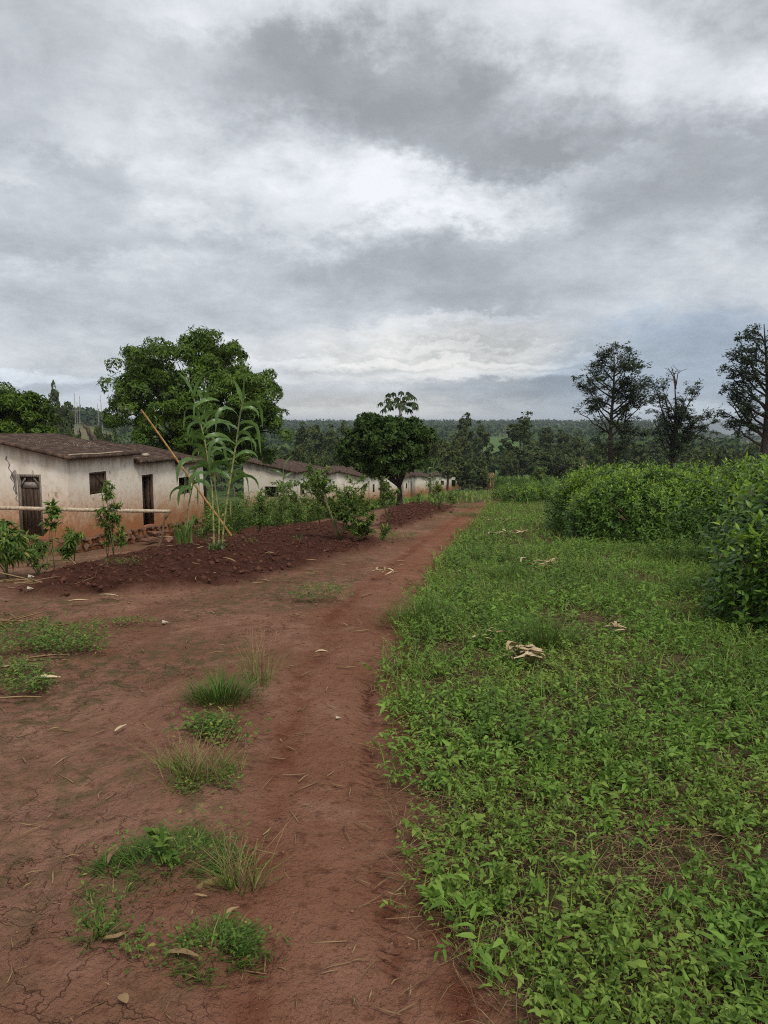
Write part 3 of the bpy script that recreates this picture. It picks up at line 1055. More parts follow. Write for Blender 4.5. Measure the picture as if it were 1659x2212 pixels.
def house(label, Y, xoff, zb, segs, W, openings, slope=0.2, near=False, dz=-0.055):
    """segs: (t0, t1, eave top height above zb). openings: (wall, s0, s1, z0, z1, kind) z above zb"""
    X = -12.327 + 0.188 * Y + xoff
    O = np.array([X, Y, 0.0])
    root = thing('worker_house', label, 'house', (X, Y, zb))
    th = 0.17
    L = segs[-1][1]
    zlow = zb + dz * L - 0.45
    zref = lambda s: zb + 0 * s
    for k, (t0, t1, ez) in enumerate(segs):
        under = zb + ez - 0.085 + slope * 0.22
        hl = [(o[1] - t0, o[2] - t0, zb + o[3], zb + o[4]) for o in openings if o[0] == 'front' and t0 <= o[1] < t1]
        g, at_ = wall_panel(O + HD * t0, HD, t1 - t0, zlow, lambda s: under - 0.004, hl, th, HW, lambda s, t0=t0: zb + dz * (s + t0), lambda s: under)
        g.build('wall', MT['plaster'], root, attrs=at_)
        # back wall
        g, at_ = wall_panel(O + HD * t0 + HW * W, HD, t1 - t0, zlow, lambda s: under + slope * (W - th) - 0.004, [], th, -HW, zref, lambda s: under + slope * W)
        g.build('wall', MT['plaster'], root, attrs=at_)
        # cross walls: gable at the near end of the first room, and the far end of every room
        gl = [(o[1] - th, o[2] - th, zb + o[3], zb + o[4]) for o in openings if o[0] == 'gable'] if k == 0 else []
        ends = [(t1 - th, [], HD)] + ([(0.0, gl, HD)] if k == 0 else [])
        for (te, hh, iw) in ends:
            g, at_ = wall_panel(O + HD * te + HW * th, HW, W - 2 * th, zlow, lambda s: under + slope * (s + th) - 0.006, hh, th, iw, zref, lambda s: under + slope * (s + th))
            g.build('wall', MT['plaster'], root, attrs=at_)
        g = Geo()
        roof_slab(g, O, t0 - (0.22 if k == 0 else -0.02), t1 + (0.10 if k < len(segs) - 1 else 0.2), -0.22, W + 0.15, zb + ez + 0.012 * (k % 2), slope, seed=int(Y) + k)
        g.build('roof', MT['roof'], root)
    g = Geo()
    c = [O + HD * th + HW * th, O + HD * (L - th) + HW * th, O + HD * (L - th) + HW * (W - th), O + HD * th + HW * (W - th)]
    zf = zb + dz * L + 0.02
    g.add([(q[0], q[1], zf - .1) for q in c] + [(q[0], q[1], zf) for q in c], box8(np.zeros((8, 3)))[1])
    g.build('floor', MT['clod'], root)
    # joinery
    for o in openings:
        wall, s0, s1, z0, z1, kind = o
        d, inw, base = (HD, HW, O) if wall == 'front' else (HW, HD, O)
        PT = lambda s, z, dep: np.array([*(base + d * s + inw * dep)[:2], zb + z])
        if kind == 'hole':
            continue
        if kind in ('shutter', 'door'):
            nm = 'window' if kind == 'shutter' else 'door'
            fw = 0.05 if kind == 'shutter' else 0.07
            g = Geo()
            add_bar(g, PT(s0 + fw / 2, z0 + .004, .05), PT(s0 + fw / 2, z1 - .004, .05), fw, .09, inw, .4)
            add_bar(g, PT(s1 - fw / 2, z0 + .004, .05), PT(s1 - fw / 2, z1 - .004, .05), fw, .09, inw, .4)
            add_bar(g, PT(s0 + fw + .002, z1 - fw / 2 - .004, .05), PT(s1 - fw - .002, z1 - fw / 2 - .004, .05), fw, .085, inw, .4)
            part = g.build(nm, MT['wood'] if kind == 'shutter' else MT['greywood'], root)
            n = 4 if kind == 'shutter' else 5
            wd = (s1 - s0 - 2 * fw - .01) / n
            for i in range(n):
                g = Geo()
                a = s0 + fw + .005 + wd * (i + .5)
                bot = z0 + .02 + (random.uniform(0, .04))
                add_bar(g, PT(a, bot, .075 + .006 * (i % 2)), PT(a + random.uniform(-.006, .006), z1 - fw - .01, .078 + .005 * (i % 2)), wd - .012, .022, inw, random.uniform(0, .8))
                g.build('plank', MT['wood'], part)
            if kind == 'door':
                for sgn, e in ((1, s0 + fw), (-1, s1 - fw)):
                    g = Geo()
                    add_bar(g, PT(e + sgn * .01, z1 - .32, .035), PT(e + sgn * .17, z1 - fw - .02, .035), .045, .02, inw, .7)
                    g.build('brace', MT['greywood'], part)
                g = Geo()
                add_bar(g, PT(s0 + fw + .04, z1 - .30, .058), PT(s1 - fw - .04, z1 - .29, .058), .16, .012, inw, .9)
                g.build('weathered_board', MT['render'], part)
            else:
                g = Geo()
                add_bar(g, PT(s0 + .45 * (s1 - s0), z1 - .08, .055), PT(s1 - .10, z1 - .42, .055), .05, .02, inw, .3)
                g.build('brace', MT['wood'], part)
        if kind == 'opendoor':
            g = Geo()
            for e in (s0 + .03, s1 - .03):
                add_bar(g, PT(e, z0 + .004, .07), PT(e, z1 - .004, .07), .055, .10, inw, .3)
            add_bar(g, PT(s0 + .06, z1 - .03, .07), PT(s1 - .06, z1 - .03, .07), .05, .095, inw, .3)
            part = g.build('door', MT['wood'], root)
            for i in range(3):
                g = Geo()
                add_bar(g, PT(s1 - .09 - .02 * i, z0 + .03, .20 + .17 * i), PT(s1 - .09 - .02 * i, z1 - .08, .20 + .17 * i), .16, .024, d, .3 * i)
                g.build('plank', MT['wood'], part)
        if kind == 'openwin':
            g = Geo()
            add_bar(g, PT(s1 - .03, z0 + .004, .06), PT(s1 - .03, z1 - .004, .06), .06, .10, inw, .3)
            add_bar(g, PT(s0 + .004, z0 + .02, .075), PT(s1 - .065, z0 + .02, .075), .035, .10, inw, .4)
            g.build('window', MT['wood'], root)
    return root, O


H1, O1 = house('nearest white plastered house with stepped dark roof and plank door in its end wall', 20.0, 0, -1.416,
               [(0, 3.5, 2.22), (3.5, 6.3, 1.93), (6.3, 8.65, 1.77)], 2.65,
               [('gable', 0.80, 1.53, 0.02, 1.72, 'door'), ('front', 1.02, 1.91, 1.08, 1.72, 'shutter'),
                ('front', 3.97, 4.72, -0.22, 1.46, 'opendoor'), ('front', 6.58, 7.49, 0.58, 1.20, 'openwin')], near=True)


def house1_details():
    f = thing('foundation', None, None, (O1[0], O1[1], -1.416))
    f.parent = H1
    f.location = (0, 0, 0)
    del f['_o']
    f['_o'] = [float(O1[0]), float(O1[1]), -1.416]
    # rubble plinth below the plaster: stones along the front and the end wall
    k = 0
    for s in np.arange(-0.05, 8.6, 0.26):
        for row in range(2):
            zt = -1.416 - 0.055 * s - 0.08 - 0.20 * row
            p = O1 + HD * (s + random.uniform(-.06, .06)) - HW * (0.03 + 0.07 * row + random.uniform(0, .05))
            sz = random.uniform(.12, .19)
            stone(f, (p[0], p[1], zt + random.uniform(-.03, .03)), (sz, sz * .9, sz * random.uniform(.7, 1.0)), k)
            k += 1
    for s in np.arange(0.05, 2.6, 0.26):
        for row in range(2):
            p = O1 + HW * (s + random.uniform(-.06, .06)) - HD * (0.03 + 0.07 * row + random.uniform(0, .05))
            sz = random.uniform(.12, .19)
            stone(f, (p[0], p[1], -1.50 - .2 * row + random.uniform(-.03, .03)), (sz, sz * .9, sz * random.uniform(.7, 1.0)), k)
            k += 1
    # crack and patch of bare render on the end wall: thin relief pieces standing 3 mm proud
    def ribbon(pts, w):
        g = Geo()
        P = np.array([[*(O1 + HW * a - HD * 0.004)[:2], z] for a, z in pts])
        W_ = np.broadcast_to(w, (len(P),))
        n = len(P)
        V = np.concatenate([P - HW * W_[:, None] / 2, P + HW * W_[:, None] / 2, P - HW * W_[:, None] / 2 + HD * .02, P + HW * W_[:, None] / 2 + HD * .02])
        F = [(i, i + 1, n + i + 1, n + i) for i in range(n - 1)] + [(i, 2 * n + i, 2 * n + i + 1, i + 1) for i in range(n - 1)] + [(n + i, n + i + 1, 3 * n + i + 1, 3 * n + i) for i in range(n - 1)]
        g.add(V, F)
        return g
    pts = [(1.80 + .05 * math.sin(i * 1.9) - .016 * i + random.uniform(-.02, .02), 0.80 - 0.083 * i) for i in range(16)]
    g = ribbon(pts, np.array([random.uniform(.015, .05) for _ in range(16)]))
    g.build('plaster_crack', MT['render'], H1)
    pts = [(1.585, 0.42), (1.60, .36), (1.62, .30), (1.61, .22), (1.59, .1), (1.585, -.1), (1.582, -.25)]
    g = ribbon(pts, np.array([.05, .12, .16, .14, .08, .07, .05]))
    g.build('bare_render_patch', MT['render'], H1)


house1_details()

# the rest of the row, stepping down the slope
FARH = [
    (40.0, 0, 'second white house of the row, right behind the tall weeds', [(0, 3.3, 2.28), (3.3, 6.4, 2.02), (6.4, 9.0, 1.80)],
     [('gable', 0.95, 1.75, 0.85, 1.45, 'openwin'), ('front', 0.9, 1.7, 0.9, 1.55, 'openwin'), ('front', 2.5, 3.1, 0.0, 1.65, 'hole'), ('front', 4.0, 5.0, -.2, 1.4, 'opendoor')]),
    (57.0, -0.1, 'third white house with pale brown roof behind the leafy bush', [(0, 3.3, 2.15), (3.3, 6.4, 1.95), (6.4, 9.0, 1.75)],
     [('front', 0.6, 1.5, 0.9, 1.5, 'openwin'), ('front', 2.3, 3.0, 0.0, 1.6, 'hole'), ('front', 4.2, 5.0, .5, 1.2, 'openwin'), ('front', 6.8, 7.6, -.3, 1.2, 'hole')]),
    (77.0, 0, 'fourth white house half hidden by the dark bushy tree', [(0, 3.3, 2.2), (3.3, 6.4, 2.0), (6.4, 9.0, 1.8)],
     [('gable', 1.6, 2.4, 0.0, 1.6, 'hole'), ('front', 0.9, 1.8, 0.9, 1.5, 'openwin'), ('front', 2.4, 3.1, 0.0, 1.6, 'hole'), ('front', 4.3, 5.2, -.2, 1.4, 'hole')]),
    (96.0, 0, 'fifth white house just right of the dark tree trunk', [(0, 3.3, 2.2), (3.3, 6.4, 2.0), (6.4, 9.0, 1.8)],
     [('gable', 1.7, 2.5, 0.0, 1.6, 'hole'), ('front', 1.2, 1.9, 0.0, 1.6, 'hole'), ('front', 4.0, 4.9, -.2, 1.3, 'hole')]),
    (119.0, 0, 'sixth white house beside the tall lone maize plant', [(0, 3.3, 2.2), (3.3, 6.4, 2.0), (6.4, 9.0, 1.8)],
     [('gable', .4, .9, 0.9, 1.6, 'hole'), ('gable', 1.6, 2.3, 0.0, 1.6, 'hole'), ('front', 1.2, 1.9, 0.0, 1.6, 'hole'), ('front', 4.0, 4.9, -.2, 1.3, 'hole')]),
    (145.0, 0, 'farthest white house at the edge of the dry maize', [(0, 3.6, 2.2), (3.6, 6.8, 2.0)],
     [('gable', .9, 1.9, 0.2, 1.5, 'hole'), ('front', 1.2, 1.9, 0.0, 1.6, 'hole'), ('front', 4.0, 4.9, -.2, 1.3, 'hole')]),
]
for (Y, xo, lab, segs, ops) in FARH:
    xx = -12.327 + .188 * Y + xo
    house(lab, Y, xo, Hs(xx, Y) + 0.18, segs, 2.95, ops, dz=-.07)


# things lying on the first roof
def on_roof(t, w, seg):
    e = (2.22, 1.93, 1.77)[seg]
    p = O1 + HD * t + HW * w
    return np.array([p[0], p[1], -1.416 + e + 0.2 * (w + .22) + 0.012 * (seg % 2)])


g = Geo()
P0, P1 = on_roof(-0.12, -0.15, 0), on_roof(2.6, -0.16, 0)
add_tube(g, np.array([P0 + (P1 - P0) * t + UP * (.03 + .008 * math.sin(t * 9)) for t in np.linspace(0, 1, 9)]), .018, 6)
tag(g.build('roof_pole', MT['palepole'], origin=P0), 'thin pale pole lying along the eave of the nearest roof', 'pole')
for (t, w, r, lab, nm) in ((3.95, .55, .3, 'pale maize cob lying on the middle roof step, further from the eave', 'maize_cob'), (4.75, .25, 1.1, 'pale maize cob lying on the middle roof step, near its eave', 'maize_cob')):
    p = on_roof(t, w, 1)
    g = Geo()
    dv = np.array([math.cos(r), math.sin(r), 0])
    add_tube(g, np.array([p + UP * .05 + dv * s for s in np.linspace(-.16, .16, 7)]), [.02, .05, .06, .06, .055, .04, .01], 8)
    tag(g.build(nm, MT['pale'], origin=p), lab, 'maize cob')
g = Geo()
for i in range(120):
    c = np.array([RNG.uniform(.3, 3.3), 0])
    w = .2 + .55 * (c[0] / 3.3) * 0 + RNG.normal(1.0 + .5 * math.sin(c[0] * 2), .28)
    if not 0 < w < 2.7:
        continue
    p = on_roof(c[0], w, 0) + UP * .02
    s = RNG.uniform(.008, .02)
    q = unit(RNG.normal(size=(6, 3)))
    V = p + s * np.array([(1, 0, 0), (-1, 0, 0), (0, 1, 0), (0, -1, 0), (0, 0, .7), (0, 0, -.7)]) * RNG.uniform(.6, 1.2, (6, 1))
    g.add(V, [(0, 2, 4), (2, 1, 4), (1, 3, 4), (3, 0, 4), (2, 0, 5), (1, 2, 5), (3, 1, 5), (0, 3, 5)])
tag(g.build('roof_pebbles', MT['pale'], origin=O1), 'scatter of pale pebbles on the nearest dark roof', 'pebbles', kind='stuff')

# sack in the doorway, loose flat stones in front of it
p = O1 + HD * 4.28 + HW * 0.55
pz = -1.416 - .055 * 4.3 - .2
g = Geo()
U, Vv = np.meshgrid(np.linspace(0, 2 * np.pi, 15)[:-1], np.linspace(0, np.pi, 9))
rr = 1 + .12 * np.sin(3 * U + 2 * Vv)
V = np.stack([.22 * rr * np.sin(Vv) * np.cos(U), .20 * rr * np.sin(Vv) * np.sin(U), .27 * np.cos(Vv) + .24], -1).reshape(-1, 3) + np.array([p[0], p[1], pz])
i = np.arange(9 * 14).reshape(9, 14)
F = np.stack([i[:-1], np.roll(i, -1, 1)[:-1], np.roll(i, -1, 1)[1:], i[1:]], -1).reshape(-1, 4)
g.add(V, F)
tag(g.build('sack', MT['sack'], origin=(p[0], p[1], pz), smooth=True), 'pale grey sack slumped inside the dark open doorway', 'sack')
for (px, py, Y, s, k, lab) in ((332, 1152, 22.6, (.42, .30, .16), 2, 'large flat reddish stone on top, below the open doorway'), (326, 1164, 22.2, (.40, .28, .12), 4, 'flat dark stone lowest, below the open doorway'), (365, 1166, 21.5, (.30, .22, .12), 5, 'small dark stone right of the flat stones by the doorway')):
    q = at(px, py, Y)
    o = bpy.data.objects.new('flat_stone', ROCKS[k])
    COL.objects.link(o)
    o.location = q
    o.scale = s
    o.rotation_euler = (0.05, 0.03, k)
    tag(o, lab, 'stone')

# ------------------------------------------------------------------ poles
def bamboo(name, a, b, r0, r1, mat, label, cat, sag=0.0, seg=0.28):
    a, b = np.asarray(a), np.asarray(b)
    L = np.linalg.norm(b - a)
    n = max(3, int(L / seg))
    pts, rad = [], []
    for i in range(n + 1):
        for e in (-.012, 0, .012):
            t = min(max(i / n + e / L * .9, 0), 1)
            pts.append(a + (b - a) * t + UP * (-sag * 4 * t * (1 - t)) + np.array([.004 * math.sin(i * .9), 0, .003 * math.cos(i * 1.3)]))
            rad.append((r0 + (r1 - r0) * t) * (1.16 if e == 0 else 0.97))
    keep = [0]
    for i in range(1, len(pts)):
        if np.linalg.norm(pts[i] - pts[keep[-1]]) > 0.004:
            keep.append(i)
    g = Geo()
    add_tube(g, np.array(pts)[keep], np.array(rad)[keep], 8, tint=np.random.default_rng(5).uniform(0, 1, 1)[0])
    o = g.build(name, mat, origin=a, smooth=True)
    o.location = a
    return tag(o, label, cat)


bamboo('bamboo_pole', at(500, 1158, 15.4), at(305, 885, 15.0), .025, .018, MT['bamboo'], 'long yellow bamboo pole leaning left behind the tall cane plant', 'pole')
rail_a, rail_b = at(-60, 1096, 14.4), at(368, 1105, 14.0)
bamboo('rail', rail_a, rail_b, .042, .034, MT['palepole'], 'pale peeled pole laid level as a rail in front of the nearest house', 'rail', seg=.9)
# forked prop under its right end, and another at the left end
for (top, foot, lab) in ((rail_b + np.array([-.06, .0, -.05]), G0(338, 1170), 'crooked forked stick propping the right end of the pale rail'),):
    foot = np.array([at(338, 1168, 13.9)[0], 13.9, 0])
    foot[2] = Hs(foot[0], foot[1]) - .03
    g = Geo()
    pts = [foot + (top - foot) * t + np.array([.03 * math.sin(t * 5), 0, 0]) for t in np.linspace(0, 1, 8)]
    add_tube(g, np.array(pts), np.linspace(.026, .019, 8), 6)
    add_tube(g, np.array([pts[6], pts[6] + np.array([.07, 0, .07]), pts[6] + np.array([.11, 0, .16])]), [.018, .016, .012], 6)
    o = g.build('prop_stick', MT['brownstem'], origin=foot)
    o.location = foot
    tag(o, lab, 'stick')
foot = np.array([rail_a[0] + .3, 14.38, Hs(rail_a[0] + .3, 14.38) - .03])
g = Geo()
add_tube(g, np.array([foot, foot + np.array([.02, 0, .5]), np.array([rail_a[0] + .28, 14.38, rail_a[2] - .06])]), [.03, .028, .024], 6)
o = g.build('prop_stick', MT['brownstem'], origin=foot)
o.location = foot
tag(o, 'straight stick propping the left end of the pale rail', 'stick')

# ------------------------------------------------------------------ cane and maize plants
def strip_leaf(g, p, az, L, W, rise, droop, tint, twist=0.0, n=9):
    """long arching grass leaf with a folded middle"""
    h = np.array([math.cos(az), math.sin(az), 0])
    s = np.array([-math.sin(az), math.cos(az), 0])
    pts, q, th = [], np.array(p, float), rise
    ds = L / (n - 1)
    for i in range(n):
        pts.append(q.copy())
        q = q + (h * math.cos(th) + UP * math.sin(th)) * ds
        th = max(th - droop * ds * (0.5 + 1.2 * i / n), -1.45)
    pts = np.array(pts)
    V = []
    for i in range(n):
        t = i / (n - 1)
        w = W * (0.55 + 0.45 * min(1, t * 4)) * (1 - t ** 2.2) + .002
        tw = (0.75 if twist > 0 else -0.75) + twist * t + .35 * math.sin(t * 7 + az)
        tg = unit(pts[min(i + 1, n - 1)] - pts[max(i - 1, 0)])
        nn = unit(np.cross(s, tg))
        sv = s * math.cos(tw) + nn * math.sin(tw)
        V += [pts[i] - sv * w / 2 - nn * w * .12, pts[i] + nn * 0, pts[i] + sv * w / 2 - nn * w * .12]
    F = []
    for i in range(n - 1):
        for j in range(2):
            a = i * 3 + j
            F.append((a, a + 1, a + 4, a + 3))
    g.add(V, F, tint)


def cane_stalk(root, pts, r0, r1, leaves, name='stalk', mat='cane', seg=.16):
    pts = np.array(pts, float)
    # resample
    d = np.concatenate([[0], np.cumsum(np.linalg.norm(np.diff(pts, axis=0), axis=1))])
    L = d[-1]
    f = lambda s: np.array([np.interp(s, d, pts[:, k]) for k in range(3)])
    n = int(L / seg)
    P, rad, tn = [], [], []
    for i in range(n + 1):
        for e in (-.008, 0, .008):
            s = min(max(i * L / n + e, 0), L)
            if P and abs(s - sp) < .003:
                continue
            sp = s
            P.append(f(s))
            rad.append((r0 + (r1 - r0) * s / L) * (1.2 if e == 0 else .95))
            tn.append(0.15 if e == 0 else .55 + .4 * (s / L < .72) - .5 * (s / L > .8))
    g = Geo()
    V, F = tube(np.array(P), np.array(rad), 7)
    add_tube(g, np.array(P), np.array(rad), 7, tint=np.concatenate([np.repeat(tn, 7), [.3, .3]]))
    g.build(name, MT[mat], root, smooth=True)
    for (s, az, l, w, rise, droop, tw) in leaves:
        g = Geo()
        strip_leaf(g, f(s * L), az, l, w, rise, droop, RNG.uniform(.1, .9), tw)
        g.build('leaf', MT['canel'], root)


def cane_leaves(rs, n, s0, s1, lmin, lmax, w, azs=None):
    out = []
    for i in range(n):
        t = i / max(1, n - 1)
        az = (azs[i % len(azs)] if azs else i * 2.6) + rs.normal(0, .75)
        out.append((s0 + (s1 - s0) * t, az, rs.uniform(lmin, lmax), w * rs.uniform(.8, 1.15), 1.35 if t > .9 else rs.uniform(.35, 1.25), rs.uniform(3.0, 11.0) if t < .9 else rs.uniform(.8, 3.5), rs.uniform(-1.0, 1.0)))
    return out


def sugar_canes():
    rs = np.random.default_rng(21)
    base = G(470, 1196)
    Y = base[1]
    root = thing('sugar_cane', 'tall sugar cane clump with three jointed yellow stalks and arching leaves', 'cane plant', base)
    S = lambda *pp: [at(px, py, Y + dy) for px, py, dy in pp]
    c1 = S((463, 1196, 0), (461, 1120, 0), (458, 1050, 0.05), (444, 960, 0.1), (430, 900, .15), (418, 860, .2))
    c2 = S((472, 1198, .1), (474, 1120, .1), (466, 1060, .12), (456, 980, .2), (448, 930, .25), (440, 880, .3))
    c3 = S((478, 1198, 0.05), (484, 1130, 0), (494, 1060, -.05), (510, 960, -.1), (518, 900, -.12), (526, 862, -.15))
    LR = [3.1, 0.2, 3.6, -.3, 2.6, .5]
    cane_stalk(root, c1, .014, .010, cane_leaves(rs, 20, .50, 1.0, .35, .75, .068, LR))
    cane_stalk(root, c2, .013, .010, cane_leaves(rs, 16, .54, 1.0, .3, .65, .062, LR[::-1]))
    cane_stalk(root, c3, .015, .011, cane_leaves(rs, 18, .46, 1.0, .35, .80, .068, [0.1, 3.2, -.4, 2.9, .5]))
    g = Geo()
    n = 60
    P = np.tile(base, (n, 1)) + np.stack([RNG.normal(0, .07, n), RNG.normal(0, .05, n), np.zeros(n)], 1)
    add_blades(g, P, RNG.uniform(0, 6.28, n), RNG.uniform(.1, .26, n), .016, RNG.uniform(.2, .9, n), RNG.uniform(0, 1, n))
    g.build('sucker', MT['canel'], root)
    g = Geo()
    for c in (c1, c3):
        for f in (.06, .13, .2):
            p = np.array(c[0]) + (np.array(c[1]) - np.array(c[0])) * f * 3.2
            k = 9
            add_blades(g, np.tile(p, (k, 1)), RNG.uniform(0, 6.28, k), RNG.uniform(.05, .10, k), .009, RNG.uniform(1, 3, k), RNG.uniform(.6, 1, k))
    g.build('dry_sheath', MT['husk'], root)
    for c, f in ((c1, .40), (c1, .46), (c2, .5), (c3, .38), (c3, .44)):
        cc = np.array(c)
        i = f * (len(cc) - 1)
        p = np.array([np.interp(i, np.arange(len(cc)), cc[:, k]) for k in range(3)])
        g = Geo()
        strip_leaf(g, p, rs.uniform(0, 6.28), rs.uniform(.3, .5), .035, rs.uniform(-.9, 0.2), 7, rs.uniform(.2, .9), rs.uniform(-2, 2))
        g.build('dead_leaf', MT['drymaize'], root)
    # the smaller, bent cane to the left with hanging leaves
    b2 = at(398, 1166, 13.4)
    b2[2] = Hs(b2[0], b2[1])
    root = thing('sugar_cane', 'shorter bent sugar cane with drooping dark leaves left of the tall clump', 'cane plant', b2)
    c = [b2, at(402, 1115, 13.4), at(412, 1070, 13.4), at(420, 1030, 13.4), at(428, 990, 13.4), at(431, 960, 13.4)]
    lv = [(.55 + .03 * i, rs.uniform(0, 6.28), rs.uniform(.5, .8), .09, rs.uniform(-.2, .5), rs.uniform(3.5, 6), rs.uniform(-.8, .8)) for i in range(12)]
    cane_stalk(root, c, .016, .011, lv, mat='stem')
    g = Geo()
    for i in range(22):
        p = b2 + np.array([rs.normal(0, .06), rs.normal(0, .05), 0])
        strip_leaf(g, p, rs.uniform(0, 6.28), rs.uniform(.35, .75), .04, rs.uniform(1.2, 1.5), rs.uniform(.2, 1.2), rs.uniform(.3, 1))
    g.build('sucker', MT['canel'], root)


sugar_canes()


def maize(px, py, Y, height, label, seed, nl=11):
    rs = np.random.default_rng(seed)
    b = at(px, py, Y)
    b[2] = Hs(b[0], b[1])
    root = thing('maize_plant', label, 'maize', b)
    pts = [b + np.array([.02 * math.sin(i), .02 * math.cos(i * 2), height * i / 6]) for i in range(7)]
    cane_stalk(root, pts, .018, .010, cane_leaves(rs, nl, .2, 1.0, .30 * height / 1.4, .5 * height / 1.4, .06, [0, 3.14, .5, 3.6]), mat='stem')
    return root


maize(614, 1090, 19.0, 1.45, 'slim upright maize plant with curled leaves before the second house', 31)
maize(562, 1095, 20.0, .95, 'short maize plant below the drooping cane leaves, left of the second house window', 32)
maize(936, 1066, 36.0, 1.75, 'tall lone maize plant right of the dark bushy tree', 33, 16)
maize(985, 1072, 33.0, .8, 'low maize plant in front of the farthest house', 34, 8)

# ------------------------------------------------------------------ shrubs
def shrub(name, label, cat, b, h, spread, nstem, nleaf, ll, lw, mat='shrub', stem='stem', bare=0.22, detail=1, group=None, sr=.008, droop=.35, seed=0, clump=1.0):
    rs = np.random.default_rng(seed + 500)
    root = thing(name, label, cat, b, group)
    gs, gl = Geo(), Geo()
    PP, DD = [], []
    for i in range(nstem):
        az = rs.uniform(0, 6.28)
        sp = spread * rs.uniform(.2, 1.0) if nstem > 1 else spread * .15
        hh = h * rs.uniform(.72, 1.0)
        top = b + np.array([math.cos(az) * sp, math.sin(az) * sp, hh])
        mid = b + (top - b) * .5 + np.array([rs.normal(0, .04), rs.normal(0, .04), hh * .06])
        ts = np.linspace(0, 1, 7)
        pts = np.array([(1 - t) ** 2 * b + 2 * t * (1 - t) * mid + t * t * top for t in ts])
        add_tube(gs, pts, np.linspace(sr, sr * .35, 7), 5)
        # side twigs
        nt_ = max(3, int(9 * h * clump))
        for j in range(nt_):
            t = rs.uniform(bare, 1.0)
            p = np.array([np.interp(t, ts, pts[:, k]) for k in range(3)])
            a2 = rs.uniform(0, 6.28)
            ln = spread * rs.uniform(.25, .6) * (1.15 - .6 * t)
            q = p + np.array([math.cos(a2) * ln, math.sin(a2) * ln, ln * rs.uniform(.2, .9)])
            add_tube(gs, np.array([p, (p + q) / 2 + UP * .01, q]), [sr * .4, sr * .3, sr * .18], 4)
            m = max(4, int(nleaf / (nstem * nt_)))
            tt = rs.uniform(.25, 1.05, m)
            P = p + (q - p) * tt[:, None]
            d = rand_dirs(m, -.4)
            d[:, :2] += np.array([math.cos(a2), math.sin(a2)]) * .5
            PP.append(P)
            DD.append(d)
        m = 7
        PP.append(np.tile(top, (m, 1)))
        DD.append(rand_dirs(m, 0.0))
    P, D = np.concatenate(PP), unit(np.concatenate(DD))
    n = len(P)
    N = unit(np.tile(UP, (n, 1)) + RNG.normal(0, .35, (n, 3)))
    add_leaves(gl, P, D, N, ll * RNG.uniform(.45, 1.15, n), lw * RNG.uniform(.6, 1.15, n), droop * RNG.uniform(.6, 1.9, n), .12, RNG.uniform(0, 1, n), detail)
    gs.build('stem', MT[stem], root)
    gl.build('foliage', MT[mat], root)
    return root


def gp(px, py, Y=None):
    p = G0(px, py) if Y is None else at(px, py, Y)
    p[2] = Hs(p[0], p[1])
    return p


